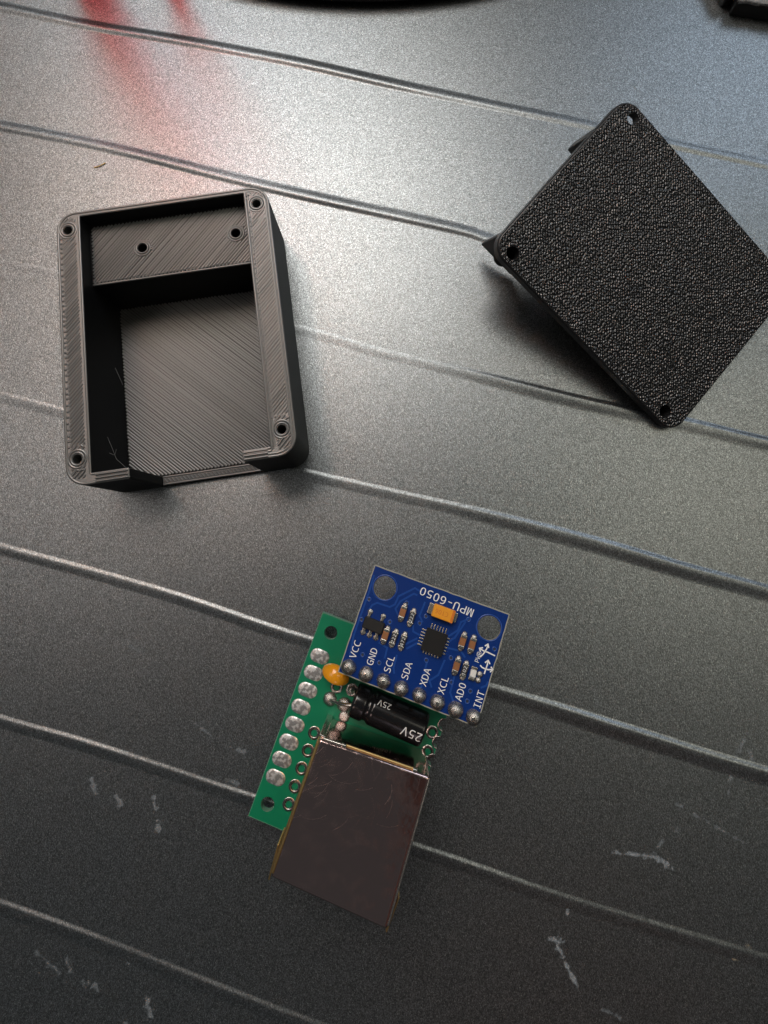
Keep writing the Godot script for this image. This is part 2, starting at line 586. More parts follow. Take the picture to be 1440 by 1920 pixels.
# chalky marks on the sheet, drawn over 160 x 200 mm of it
const SM_X := -76.0
const SM_Z := -120.0
const SM_S := 8.0
const SM_W := 1280
const SM_H := 1600
func smears() -> Image:
	var im := Image.create(SM_W, SM_H, false, Image.FORMAT_RGBA8)
	im.fill(Color(0.75, 0.8, 0.83, 0.0))
	var fn := noise(FastNoiseLite.TYPE_SIMPLEX, 0.13, 71, 3)
	# [points in mm, half width, strength, warm]
	var S := [
		[[Vector2(27.5, 47.2), Vector2(30.5, 47.6), Vector2(33.2, 48.2), Vector2(35.8, 49.6)], 0.55, 0.75, 0],
		[[Vector2(33.5, 47.6), Vector2(36.0, 45.6), Vector2(38.6, 44.4)], 0.45, 0.35, 0],
		[[Vector2(38.0, 41.5), Vector2(42.5, 44.4), Vector2(47.0, 47.5)], 0.35, 0.35, 0],
		[[Vector2(17.3, 57.3), Vector2(18.5, 60.2), Vector2(19.7, 63.2)], 0.5, 0.7, 0],
		[[Vector2(17.2, 57.4), Vector2(17.9, 58.0)], 0.9, 0.7, 0],
		[[Vector2(19.6, 54.2), Vector2(20.5, 53.2)], 0.55, 0.6, 0],
		[[Vector2(40.3, 60.2), Vector2(42.8, 61.4)], 0.8, 0.8, 1],
		[[Vector2(44.8, 60.4), Vector2(44.6, 61.3)], 0.5, 0.5, 1],
		[[Vector2(-49.8, 31.2), Vector2(-49.3, 33.2)], 0.75, 0.5, 0],
		[[Vector2(-45.9, 33.6), Vector2(-45.3, 35.0)], 0.75, 0.5, 0],
		[[Vector2(-40.2, 34.4), Vector2(-40.0, 36.2)], 0.6, 0.5, 0],
		[[Vector2(-39.9, 38.0), Vector2(-39.5, 38.6)], 0.9, 0.55, 0],
		[[Vector2(-47.5, 52.5), Vector2(-45.4, 54.2), Vector2(-44.0, 55.8)], 0.35, 0.45, 0],
		[[Vector2(-53.0, 54.4), Vector2(-52.8, 56.0)], 0.6, 0.35, 0],
		[[Vector2(-50.4, 57.6), Vector2(-48.6, 58.4)], 0.7, 0.4, 0],
		[[Vector2(-41.6, 60.2), Vector2(-41.2, 62.6)], 0.75, 0.5, 0],
		[[Vector2(-44.5, 63.4), Vector2(-41, 65.4), Vector2(-36, 67.5), Vector2(-33, 69.3)], 0.6, 0.45, 0],
		[[Vector2(-57.5, 53.3), Vector2(-54, 56.4)], 0.5, 0.3, 0],
		[[Vector2(-28.4, 28.4), Vector2(-26.4, 29.2)], 0.6, 0.5, 0],
		[[Vector2(-29.0, 33.0), Vector2(-27.2, 33.6)], 0.5, 0.4, 0],
		[[Vector2(-33.8, 24.5), Vector2(-31.3, 26.6)], 0.4, 0.35, 0],
		[[Vector2(-44.6, 12.0), Vector2(-42.0, 13.6)], 0.5, 0.25, 0],
		[[Vector2(46.0, 40.5), Vector2(47.5, 36.6), Vector2(50.5, 32.8)], 0.4, 0.4, 0],
		[[Vector2(50.2, 35.0), Vector2(50.4, 36.6)], 0.5, 0.35, 0],
		[[Vector2(50.5, -82.5), Vector2(53.8, -78.2)], 0.12, 0.6, 0],
		[[Vector2(58.2, -20.5), Vector2(58.4, -18.2)], 0.15, 0.5, 0],
		[[Vector2(65.5, -20.5), Vector2(66.4, -21.0)], 0.18, 0.9, 0],
		[[Vector2(25.2, 15.4), Vector2(25.6, 15.2)], 0.2, 0.9, 0],
		[[Vector2(28.6, 12.0), Vector2(27.5, 20.0), Vector2(28.5, 28.0)], 0.2, 0.2, 0],
		[[Vector2(23.0, 66.5), Vector2(25.2, 67.6)], 0.4, 0.35, 0],
		[[Vector2(-10.8, 66.5), Vector2(-10.0, 67.0)], 0.6, 0.5, 1],
	]
	for s: Array in S:
		s[1] = s[1] * 0.66
		var pts: Array = s[0]
		var lo := Vector2(1e9, 1e9)
		var hi := -lo
		for q: Vector2 in pts:
			lo = lo.min(q)
			hi = hi.max(q)
		lo = ((lo - Vector2(1.5, 1.5)) - Vector2(SM_X, SM_Z)) * SM_S
		hi = ((hi + Vector2(1.5, 1.5)) - Vector2(SM_X, SM_Z)) * SM_S
		for y in range(maxi(0, int(lo.y)), mini(SM_H, int(hi.y))):
			for x in range(maxi(0, int(lo.x)), mini(SM_W, int(hi.x))):
				var q := Vector2(x, y) / SM_S + Vector2(SM_X, SM_Z)
				var d := 1e9
				for k in pts.size() - 1:
					d = minf(d, q.distance_to(Geometry2D.get_closest_point_to_segment(q, pts[k], pts[k + 1])))
				d += (fn.get_noise_2d(x * 0.7, y * 0.7) * 1.3 + fn.get_noise_2d(x * 2.7, y * 2.7) * 0.4) * float(s[1])
				var a: float = (1.0 - smoothstep(s[1] * 0.1, s[1] * 0.9, d)) * s[2] * 0.95 * (0.72 + 0.4 * fn.get_noise_2d(x * 2.0 + 300, y * 2.0))
				if a > im.get_pixel(x, y).a:
					im.set_pixel(x, y, Color(0.72, 0.68, 0.58, a) if s[3] else Color(0.66, 0.69, 0.71, a))
	return im

# ---------------------------------------------------------------- camera and light
const SHEET_LOW := 0.38
const SHEET_HIGH := 0.645
const SHEET_BUMP := 0.4

func _ready() -> void:
	rng.seed = 7
	var cam := Camera3D.new()
	cam.name = "camera"
	var fwd := Vector3(0, -0.97481739, -0.22300461)
	var right := Vector3(0.99610608, -0.01966071, 0.08594261)
	var up := Vector3(0.08816278, 0.22213624, -0.97102153)
	cam.transform = Transform3D(Basis(right, up, -fwd), Vector3(0, 111.4034, 0) * MM)
	cam.projection = Camera3D.PROJECTION_FRUSTUM
	cam.near = 0.005
	cam.far = 20.0
	cam.size = 1920.0 / 1246.93 * cam.near
	cam.frustum_offset = Vector2(0, -(960.0 - 731.9) / 1246.93 * cam.near)
	cam.keep_aspect = Camera3D.KEEP_HEIGHT
	add_child(cam)
	cam.current = true
	var we := WorldEnvironment.new()
	we.name = "surroundings"
	var e := Environment.new()
	e.background_mode = Environment.BG_COLOR
	e.background_color = Color(0.032, 0.035, 0.037).linear_to_srgb()
	e.tonemap_mode = Environment.TONE_MAPPER_LINEAR
	e.tonemap_exposure = 1.36
	e.sdfgi_enabled = true
	e.ssao_enabled = true
	e.ssil_enabled = true
	we.environment = e
	add_child(we)
	# panes out of view, placed to light the table and its shine
	unseen_light_pane("unseen bright pane above and beyond the table, placed to light it, white frame", Vector3(-85, 668, -365), Vector3(0, 0, -40), Vector2(400, 310), lin(1.0, 0.945, 0.875), 0.19, 128.0)
	unseen_light_pane("unseen low wide pane above the bright one, placed to shine through the red strips", Vector3(-160, 590, -585), Vector3(0, 0, -60), Vector2(270, 130), lin(0.95, 0.96, 1.0), 0.036)
	unseen_light_pane("unseen bluish pane to the right, placed to tint the far right of the sheet", Vector3(520, 640, -520), Vector3(40, 0, -40), Vector2(300, 300), lin(0.70, 0.83, 1.0), 0.045)
	unseen_light_pane("unseen warm pane high to the right, placed to light the right of the sheet", Vector3(470, 860, -60), Vector3(40, 0, -10), Vector2(420, 420), lin(1.0, 0.93, 0.74), 0.039)
	unseen_light_pane("unseen pinkish pane high to the left, placed to brighten the left of the sheet", Vector3(-480, 780, -170), Vector3(-40, 0, -20), Vector2(340, 340), lin(1.0, 0.86, 0.78), 0.023)
	make_materials()
	table()
	top_edge_things()
	box_base()
	box_lid()
	assembly()

func unseen_light_pane(label: String, at: Vector3, look: Vector3, size: Vector2, c: Color, energy: float, tint_at := 0.0) -> void:  # glowing pane and area light, out of view, placed for its effect
	var z := (at - look).normalized()
	var x := Vector3.UP.cross(z).normalized()
	var b := Basis(x, z.cross(x), z)
	var o := thing("unseen_light_pane", label, "unseen_light_pane", Transform3D(b, at))
	var pane := MB.new()
	rbox(pane, Vector3(size.x, size.y, 4), 1.0, Transform3D(Basis(), Vector3(0, 0, 6)), 1)
	var pm := mat("unseen_pane_glow_%s" % M.size(), lin(0.8, 0.8, 0.8), 0.5)
	pm.emission_enabled = true
	pm.emission = c.linear_to_srgb()
	pm.emission_energy_multiplier = 0.5
	put("pane", pane, pm, o)
	var fm := mat("unseen_pane_frame_%s" % M.size(), lin(0.7, 0.7, 0.68), 0.5)
	for s: float in [-1.0, 1.0]:
		var f := MB.new()
		rbox(f, Vector3(18, size.y + 36, 26), 3, Transform3D(Basis(), Vector3(s * (size.x / 2 + 9.5), 0, 4)))
		put("frame", f, fm, o)
		f = MB.new()
		rbox(f, Vector3(size.x, 18, 26), 3, Transform3D(Basis(), Vector3(0, s * (size.y / 2 + 9.5), 4)))
		put("frame", f, fm, o)
	if tint_at != 0.0:
		# amber strip, unseen, placed to lay a warm band on the sheet
		var am := mat("unseen_amber_tint", lin(1.0, 0.48, 0.25), 0.05)
		am.albedo_color.a = 0.02
		am.refraction_enabled = true
		am.refraction_scale = 0.02
		var f := MB.new()
		rbox(f, Vector3(58, size.y - 6, 1.2), 0.3, Transform3D(Basis(), Vector3(tint_at, 0, -8)), 1)
		put("unseen_amber_tint", f, am, o)
	var l := AreaLight3D.new()
	l.name = "unseen_pane_light"
	l.area_size = size * MM
	l.light_color = c.linear_to_srgb()
	l.light_energy = energy
	l.shadow_enabled = true
	l.area_range = 10.0
	o.add_child(l)
	l.position = Vector3(0, 0, 0)

# ---------------------------------------------------------------- the sheet
func smooth_path(p: Array, step := 2.0) -> Array:
	var c := Curve3D.new()
	for i in p.size():
		var a: Vector2 = p[maxi(i - 1, 0)]
		var b: Vector2 = p[mini(i + 1, p.size() - 1)]
		var t := (b - a) / 6.0
		c.add_point(Vector3(p[i].x, 0, p[i].y), Vector3(-t.x, 0, -t.y), Vector3(t.x, 0, t.y))
	c.bake_interval = step
	return Array(c.get_baked_points())

func table() -> void:
	var mb := MB.new()
	mb.quad(Vector3(-320, 0, 260), Vector3(320, 0, 260), Vector3(320, 0, -420), Vector3(-320, 0, -420))
	mb.planar_uv(1.0 / 66.0)
	var o := put("table_surface", mb, M.sheet, self)
	o.set_meta("kind", "structure")
	o.set_meta("label", "speckled grey metal sheet with raised ridges running across it")
	var edge := MB.new()
	rbox(edge, Vector3(640, 3, 680), 0.2, Transform3D(Basis(), Vector3(0, -1.53, -80)), 1)
	put("underside", edge, M.black_plastic, o)
	var ch := MB.new()
	ch.quad(Vector3(SM_X, 0.01, SM_Z + SM_H / SM_S), Vector3(SM_X + SM_W / SM_S, 0.01, SM_Z + SM_H / SM_S), Vector3(SM_X + SM_W / SM_S, 0.01, SM_Z), Vector3(SM_X, 0.01, SM_Z), Vector2(0, 1), Vector2(1, 1), Vector2(1, 0), Vector2(0, 0))
	put("chalky_scuffs", ch, M.chalk_residue, o).set_meta("kind", "stuff")
	var R := [
		[Vector2(-110, -124), Vector2(-69.91, -110.76), Vector2(-51.59, -104.45), Vector2(-31.54, -98.42), Vector2(-10.91, -91.69), Vector2(9.18, -84.3), Vector2(42.29, -72.88), Vector2(61.07, -65.96), Vector2(73.98, -61.38), Vector2(115, -46)],
		[Vector2(-105, -95), Vector2(-68.75, -83.63), Vector2(-48.21, -77.01), Vector2(-25.22, -68.37), Vector2(-8.65, -62.38), Vector2(16.05, -53.9), Vector2(25.26, -50.09), Vector2(68, -35.5), Vector2(110, -21)],
		[Vector2(-105, -68), Vector2(-60, -53.5), Vector2(-14.0, -38.06), Vector2(-1.22, -32.96), Vector2(15.83, -27.07), Vector2(34.19, -20.5), Vector2(50.53, -15.34), Vector2(63.11, -10.94), Vector2(105, 3)],
		[Vector2(-105, -44), Vector2(-60, -28.5), Vector2(-19.85, -14.53), Vector2(-3.2, -9.05), Vector2(13.97, -3.61), Vector2(30.7, 2.14), Vector2(46.11, 8.08), Vector2(58.08, 12.4), Vector2(100, 28)],
		[Vector2(-105, -19), Vector2(-65.36, -4.87), Vector2(-52.04, -0.31), Vector2(-35.53, 5.69), Vector2(-14.46, 14.22), Vector2(14.04, 23.82), Vector2(34.32, 31.57), Vector2(52.47, 38.44), Vector2(100, 55)],
		[Vector2(-100, 9), Vector2(-64.23, 21.5), Vector2(-51.62, 25.73), Vector2(-37.62, 30.99), Vector2(-25.53, 35.63), Vector2(0.28, 44.83), Vector2(19.78, 52.57), Vector2(41.63, 60.27), Vector2(47.31, 62.35), Vector2(95, 80)],
		[Vector2(-100, 33), Vector2(-63.14, 46.85), Vector2(-48.85, 52.37), Vector2(-34.93, 58.22), Vector2(-16.94, 65.58), Vector2(20, 79.5)],
	]
	for path: Array in R:
		var pts := smooth_path(path, 3.0)
		var rb := MB.new()
		var last := []
		var order := R.find(path)
		for i in pts.size():
			var a: Vector3 = pts[maxi(i - 1, 0)]
			var b: Vector3 = pts[mini(i + 1, pts.size() - 1)]
			var d := (b - a).normalized()
			var s := Vector3(-d.z, 0, d.x)   # towards the near side
			var x: float = pts[i].x
			var right := smoothstep(5.0, 30.0, x)
			# [height, far half, near half] on the left and on the right of the table
			var left_shape: Array = [[0.30, 1.8, 1.1], [0.28, 1.8, 1.1], [0.05, 0.8, 1.6], [0.09, 0.8, 1.6], [0.13, 0.8, 1.5], [0.13, 0.8, 1.5], [0.14, 0.85, 1.6]][order]
			var right_shape: Array = [[0.16, 1.5, 1.1], [0.14, 1.5, 1.1], [0.28, 0.95, 2.1], [0.29, 0.95, 2.2], [0.27, 0.95, 2.2], [0.08, 0.9, 1.6], [0.13, 0.85, 1.6]][order]
			var amp: float = lerpf(left_shape[0], right_shape[0], right) * (1.0 + 0.12 * sin(i * 0.41 + order))
			var far_half: float = lerpf(left_shape[1], right_shape[1], right)
			var near_half: float = lerpf(left_shape[2], right_shape[2], right)
			var cur := []
			for k in 17:
				var u := -1.0 + k / 8.0
				var wide := far_half if u < 0 else near_half
				var y := amp * (0.5 + 0.5 * cos(PI * u)) - 0.004
				var slope := -amp * 0.5 * PI * sin(PI * u) / wide
				cur.append([pts[i] + s * u * wide + Vector3(0, y, 0), (Vector3.UP - s * slope).normalized()])
			if i:
				for k in 16:
					rb.squad(last[k][0], last[k + 1][0], cur[k + 1][0], cur[k][0], last[k][1], last[k + 1][1], cur[k + 1][1], cur[k][1])
			last = cur
		rb.planar_uv(1.0 / 66.0)
		put("ridge", rb, M.sheet, o)

func top_edge_things() -> void:
	var d := thing("round_dish", "dark round dish whose curved rim just enters at the top edge", "dish", Transform3D(Basis(), Vector3(14.2, 0, -208.2)))
	var mb := MB.new()
	lathe(mb, [Vector2(0, 0.1), Vector2(103.5, 0.1), Vector2(105.2, 1.0), Vector2(105.6, 2.2), Vector2(105.3, 3.4), Vector2(104.2, 3.8), Vector2(101, 3.6), Vector2(96, 2.0), Vector2(0, 2.0)], 160)
	put("dish_body", mb, M.dark_dish, d)
	# a grey stick of wood with a dark end
	var w := thing("wooden_block", "weathered grey wooden block with black end piece at the top right corner", "wood block", Transform3D(Basis(Vector3.UP, -0.30), Vector3(84.0, 0, -89.8)))
	mb = MB.new()
	var fn := noise(FastNoiseLite.TYPE_SIMPLEX, 0.25, 91, 2)
	for k in 9:
		# strands of grain laid side by side, each uneven
		var z0 := -1.6 - k * 1.05
		var pts := []
		for i in 25:
			var x := -11.2 + i * 1.6
			pts.append(Vector3(x, 3.3 + 0.35 * fn.get_noise_2d(x * 0.6, k * 9.0), z0 + 0.25 * fn.get_noise_2d(x, k * 9.0 + 50)))
		tube(mb, pts, 0.72, 8)
	for i in mb.v.size():
		mb.t[i] = Vector2(mb.v[i].x * 0.03, mb.v[i].z * 0.12 + mb.v[i].y * 0.1)
	put("grain_strands", mb, M.weathered_wood, w).set_meta("kind", "stuff")
	mb = MB.new()
	rbox(mb, Vector3(39, 3.4, 10), 0.3, Transform3D(Basis(), Vector3(8, 1.72, -5.9)))
	put("block", mb, M.black_plastic, w)  # black stands in for the wood's shaded front
	mb = MB.new()
	rbox(mb, Vector3(5.0, 4.3, 9.4), 0.4, Transform3D(Basis(Vector3.UP, 0.5), Vector3(-13.2, 2.2, -7.6)))
	put("end_piece", mb, M.black_plastic, w)
	# two unseen red strips beyond the far edge, placed to redden the sheet's shine
	for P: Array in [[Vector3(-52.5, 0, -117.8), 8.0, 140.0, "wider unseen red strip beyond the far left edge, placed to redden the sheet reflection"], [Vector3(-35.5, 0, -113.8), 3.4, 80.0, "narrow unseen red strip right of the wider one, placed to redden the sheet reflection"]]:
		var rs := thing("unseen_red_strip", P[3], "plastic strip", Transform3D(Basis(Vector3.UP, 0.35), P[0]), "unseen red strips beyond the far edge")
		mb = MB.new()
		rbox(mb, Vector3(P[1], P[2], 1.2), 0.3, Transform3D(Basis(), Vector3(0, P[2] / 2, 0)), 1)
		put("blade", mb, M.red_clear, rs)
		mb = MB.new()
		rbox(mb, Vector3(P[1] + 3.0, 1.6, 2.6), 0.4, Transform3D(Basis(), Vector3(0, 0.8, 0)), 1)
		put("foot", mb, M.red_foot, rs)
	# an unseen reddish brown cloth behind the viewer, placed to tint the metal
	var cl := thing("unseen_cloth", "unseen dark reddish brown cloth in folds on the viewer side, placed to tint the metal", "cloth", Transform3D(Basis(), Vector3(-12, 0, 265)))
	mb = MB.new()
	var cols := 26
	for face in 2:
		for i in cols:
			for j in 8:
				var p := []
				var nn := []
				for c: Array in [[i, j], [i + 1, j], [i + 1, j + 1], [i, j + 1]]:
					var xx := c[0] * 7.0 as float
					var yy := 4.0 + c[1] * 105.0 as float
					var zz := 9.0 * sin(xx * 0.075 + yy * 0.0012) + 4.0 * sin(xx * 0.19 + 1.0)
					var dz := 9.0 * 0.075 * cos(xx * 0.075 + yy * 0.0012) + 4.0 * 0.19 * cos(xx * 0.19 + 1.0)
					p.append(Vector3(xx, yy, zz + 3.0 * face))
					nn.append(Vector3(dz, 0, -1).normalized() * (1.0 if face == 0 else -1.0))
				if face == 0:
					mb.squad(p[0], p[3], p[2], p[1], nn[0], nn[3], nn[2], nn[1])
				else:
					mb.squad(p[0], p[1], p[2], p[3], nn[0], nn[1], nn[2], nn[3])
	put("drape", mb, M.unseen_red_cloth, cl)
	# a fibre of straw
	var s := thing("straw_fibre", "tiny curled straw coloured fibre lying alone on the grey sheet", "fibre", Transform3D(Basis(), Vector3(-49.4, 0.1, -73.4)))
	mb = MB.new()
	tube(mb, [Vector3(-1.1, 0, 0.25), Vector3(-0.5, 0.1, 0.28), Vector3(0.1, 0.12, 0.05), Vector3(0.6, 0.1, -0.15), Vector3(1.0, 0, -0.5)], 0.1, 6)
	put("strand", mb, M.straw, s)

# ---------------------------------------------------------------- the open box
func box_base() -> void:
	var H := 14.95
	var o := thing("open_box", "open black printed box with stepped floor and a notch in its front wall", "box", Transform3D(Basis(Vector3.UP, 0.0579), Vector3(-31.676, 0, -35.103)))
	var x0 := -16.88
	var x1 := 17.15
	var z0 := -21.38
	var z1 := 22.41
	var r := 3.0
	var outline := rounded_rect(x0, x1, z0, z1, r, 8)
	var holes := []
	var centres := [Vector2(-15.12, -18.41), Vector2(15.12, -18.41), Vector2(-15.12, 18.41), Vector2(15.12, 18.41)]
	for c: Vector2 in centres:
		holes.append(circle(c, 0.72, 18))
	var gx0 := -7.6
	var gx1 := 9.0
	var iz1 := 20.75
	# the walls: a C that is open between the two stubs at the front
	var ring := PackedVector2Array()
	for q in rounded_rect(x0, x1, z0, z1, r, 8):
		ring.append(q)
	# rounded_rect runs: near right corner, near left, far left, far right. Begin behind the notch on the near left.
	var n := 9
	var c_shape := PackedVector2Array([Vector2(gx0, iz1 + 0.15), Vector2(gx0 + 0.02, z1 - 0.25), Vector2(gx0 - 0.25, z1)])
	for i in range(n, 4 * n):
		c_shape.append(ring[i])
	for i in range(0, n):
		c_shape.append(ring[i])
	c_shape.append_array([Vector2(gx1 + 0.25, z1), Vector2(gx1, z1 - 0.25), Vector2(gx1, iz1 + 0.25), Vector2(gx1 + 0.25, iz1), Vector2(13.2, iz1), Vector2(13.2, -20.5), Vector2(-13.12, -20.5), Vector2(-13.12, iz1), Vector2(gx0 - 0.15, iz1)])
	var mb := MB.new()
	wall(mb, outline, 0.25, 0.8, false, true)
	wall(mb, inset(outline, 0.25), 0.0, 0.25, false, true)
	cap(mb, outline, [], 0.25, false)
	cap(mb, inset(outline, 0.25), [], 0.0, false)
	wall(mb, c_shape, 0.8, H, false, true)
	put("walls", mb, M.printed_wall_shaded, o)
	# rim
	mb = MB.new()
	cap(mb, c_shape, holes, H, true, 0.2)
	for h: PackedVector2Array in holes:
		wall(mb, h, H - 9.0, H, true, true)
	put("rim", mb, M.printed_bead_sheen, o)
	for c: Vector2 in centres:
		var hb := MB.new()
		for k in 2:
			loop_bead(hb, circle(c, 0.95 + 0.38 * k, 20), H, 0.4, 0.13 - 0.04 * k)
		for a in 7:
			var ang := rng.randf() * TAU
			var p := c + Vector2.from_angle(ang) * rng.randf_range(1.6, 2.1)
			if absf(p.x) > 13.7 and absf(p.x) < 16.3 and p.y > -20.6 and p.y < 21.6:
				bead(hb, p, p + Vector2.from_angle(rng.randf() * TAU) * rng.randf_range(0.3, 0.8), H, 0.4, 0.14)
		put("screw_hole", hb, M.printed_bead_sheen, o)
	# beads along the edges
	mb = MB.new()
	loop_bead(mb, inset(c_shape, 0.2), H - 0.02, 0.42, 0.13)
	loop_bead(mb, inset(c_shape, 0.62), H - 0.02, 0.40, 0.10)
	put("edge_bead", mb, M.printed_bead_sheen, o)
	# infill of the two long sides
	mb = MB.new()
	hatch(mb, x0 + 0.75, -13.12 - 0.72, -16.4, 16.4, H - 0.02, 1.0, 0.42)
	hatch(mb, 13.2 + 0.72, x1 - 0.75, -16.2, 16.2, H - 0.02, 1.0, 0.42)
	for c: Vector2 in centres:
		hatch(mb, minf(c.x, c.x) - 1.0, c.x + 1.15, c.y - 2.2, c.y + 3.0, H - 0.02, 1.0, 0.5, [[c, 1.5]])
	var dots := MB.new()
	var z := -17.0
	while z < 17.0:
		lathe(mb, [Vector2(0.2, 0), Vector2(0.16, 0.12), Vector2(0.0, 0.17)], 6, Transform3D(Basis(), Vector3(x0 + 0.6 + rng.randf_range(-0.05, 0.05), H, z)))
		lathe(mb, [Vector2(0.2, 0), Vector2(0.16, 0.1), Vector2(0.0, 0.15)], 6, Transform3D(Basis(), Vector3(13.2 + 0.62 + rng.randf_range(-0.05, 0.05), H, z)))
		z += rng.randf_range(0.75, 1.05)
	put("rim_infill", mb, M.printed_bead_sheen, o).set_meta("kind", "stuff")
	# step inside at the far end, with two holes
	var hs := [Vector2(-4.6, -15.25), Vector2(10.75, -15.5)]
	mb = MB.new()
	var step_y := 11.55
	var sr := PackedVector2Array([Vector2(-13.12, -20.5), Vector2(13.2, -20.5), Vector2(13.2, -9.85), Vector2(-13.12, -9.85)])
	var sh := []
	for c: Vector2 in hs:
		sh.append(circle(c, 0.72, 18))
	cap(mb, sr, sh, step_y, true, 0.2)
	for h: PackedVector2Array in sh:
		wall(mb, h, step_y - 8.0, step_y, true, true)
	mb.quad(Vector3(-13.12, 0.8, -9.85), Vector3(13.2, 0.8, -9.85), Vector3(13.2, step_y, -9.85), Vector3(-13.12, step_y, -9.85))
	put("step", mb, M.printed_wall_shaded, o)
	mb = MB.new()
	hatch(mb, -12.9, 13.0, -20.3, -10.2, step_y - 0.02, 1.0, 0.42, [[hs[0], 1.25], [hs[1], 1.25]])
	bead(mb, Vector2(-13.0, -10.05), Vector2(13.1, -10.05), step_y - 0.02, 0.4, 0.14)
	var xx := -12.8
	while xx < 13.0:
		lathe(mb, [Vector2(0.22, 0), Vector2(0.18, 0.12), Vector2(0.0, 0.18)], 6, Transform3D(Basis(), Vector3(xx, step_y, -10.5 + rng.randf_range(-0.06, 0.06))))
		xx += rng.randf_range(0.55, 0.75)
	put("step_infill", mb, M.printed_bead_sheen, o).set_meta("kind", "stuff")
	for c: Vector2 in hs:
		var hb := MB.new()
		for k in 2:
			loop_bead(hb, circle(c, 0.92 + 0.36 * k, 20), step_y - 0.02, 0.42, 0.38 - 0.12 * k)
		for a in 9:
			var ang := rng.randf() * TAU
			var p := c + Vector2.from_angle(ang) * rng.randf_range(1.35, 1.6)
			bead(hb, p, p + Vector2.from_angle(ang + rng.randf_range(-0.7, 0.7)) * rng.randf_range(0.2, 0.4), step_y, 0.3, 0.2)
		put("step_hole", hb, M.printed_bead_sheen, o)
	# floor
	mb = MB.new()
	cap(mb, outline, [], 0.8, true, 0.2)
	put("floor", mb, M.printed_wall_shaded, o)
	mb = MB.new()
	hatch(mb, -13.1, 13.2, -9.8, 20.6, 0.78, -1.0, 0.42)
	put("floor_infill", mb, M.printed_bead_sheen, o).set_meta("kind", "stuff")
	# sill in the notch
	mb = MB.new()
	rbox(mb, Vector3(16.4, 0.4, 1.5), 0.1, Transform3D(Basis(), Vector3(0.7, 0.95, 21.55)), 1)
	bead(mb, Vector2(-7.4, 20.95), Vector2(8.9, 20.95), 1.12, 0.35, 0.16)
	bead(mb, Vector2(-7.4, 22.15), Vector2(8.9, 22.15), 1.12, 0.35, 0.16)
	xx = -7.2
	while xx < 8.6:
		bead(mb, Vector2(xx, 21.2), Vector2(xx + 0.5, 21.9), 1.12, 0.34, 0.18)
		xx += 0.62
	put("sill", mb, M.printed_bead_sheen, o)
	# long beads on the two stubs and on the thin far wall
	mb = MB.new()
	for k in 3:
		bead(mb, Vector2(-12.6, iz1 + 0.35 + 0.5 * k), Vector2(gx0 - 0.1, iz1 + 0.35 + 0.5 * k), H, 0.44, 0.22)
		bead(mb, Vector2(gx1 + 0.2, iz1 + 0.35 + 0.5 * k), Vector2(12.8, iz1 + 0.35 + 0.5 * k), H, 0.44, 0.2)
	put("stub_bead", mb, M.printed_bead_sheen, o)
	# stray strings of plastic inside
	mb = MB.new()
	tube(mb, [Vector3(-12.6, 5.5, 2.3), Vector3(-12.2, 5.2, 3.6), Vector3(-12.0, 4.2, 5.0)], 0.035, 5)
	put("plastic_string", mb, M.string, o)
	mb = MB.new()
	tube(mb, [Vector3(-13.0, 9.0, 14.5), Vector3(-12.6, 8.2, 16.5), Vector3(-12.2, 8.0, 18.0), Vector3(-11.0, 7.0, 19.6), Vector3(-9.6, 6.0, 20.5)], 0.03, 5)
	tube(mb, [Vector3(-13.0, 8.6, 17.0), Vector3(-12.3, 8.3, 17.4), Vector3(-11.9, 8.6, 16.6)], 0.03, 5)
	put("plastic_string", mb, M.string, o)

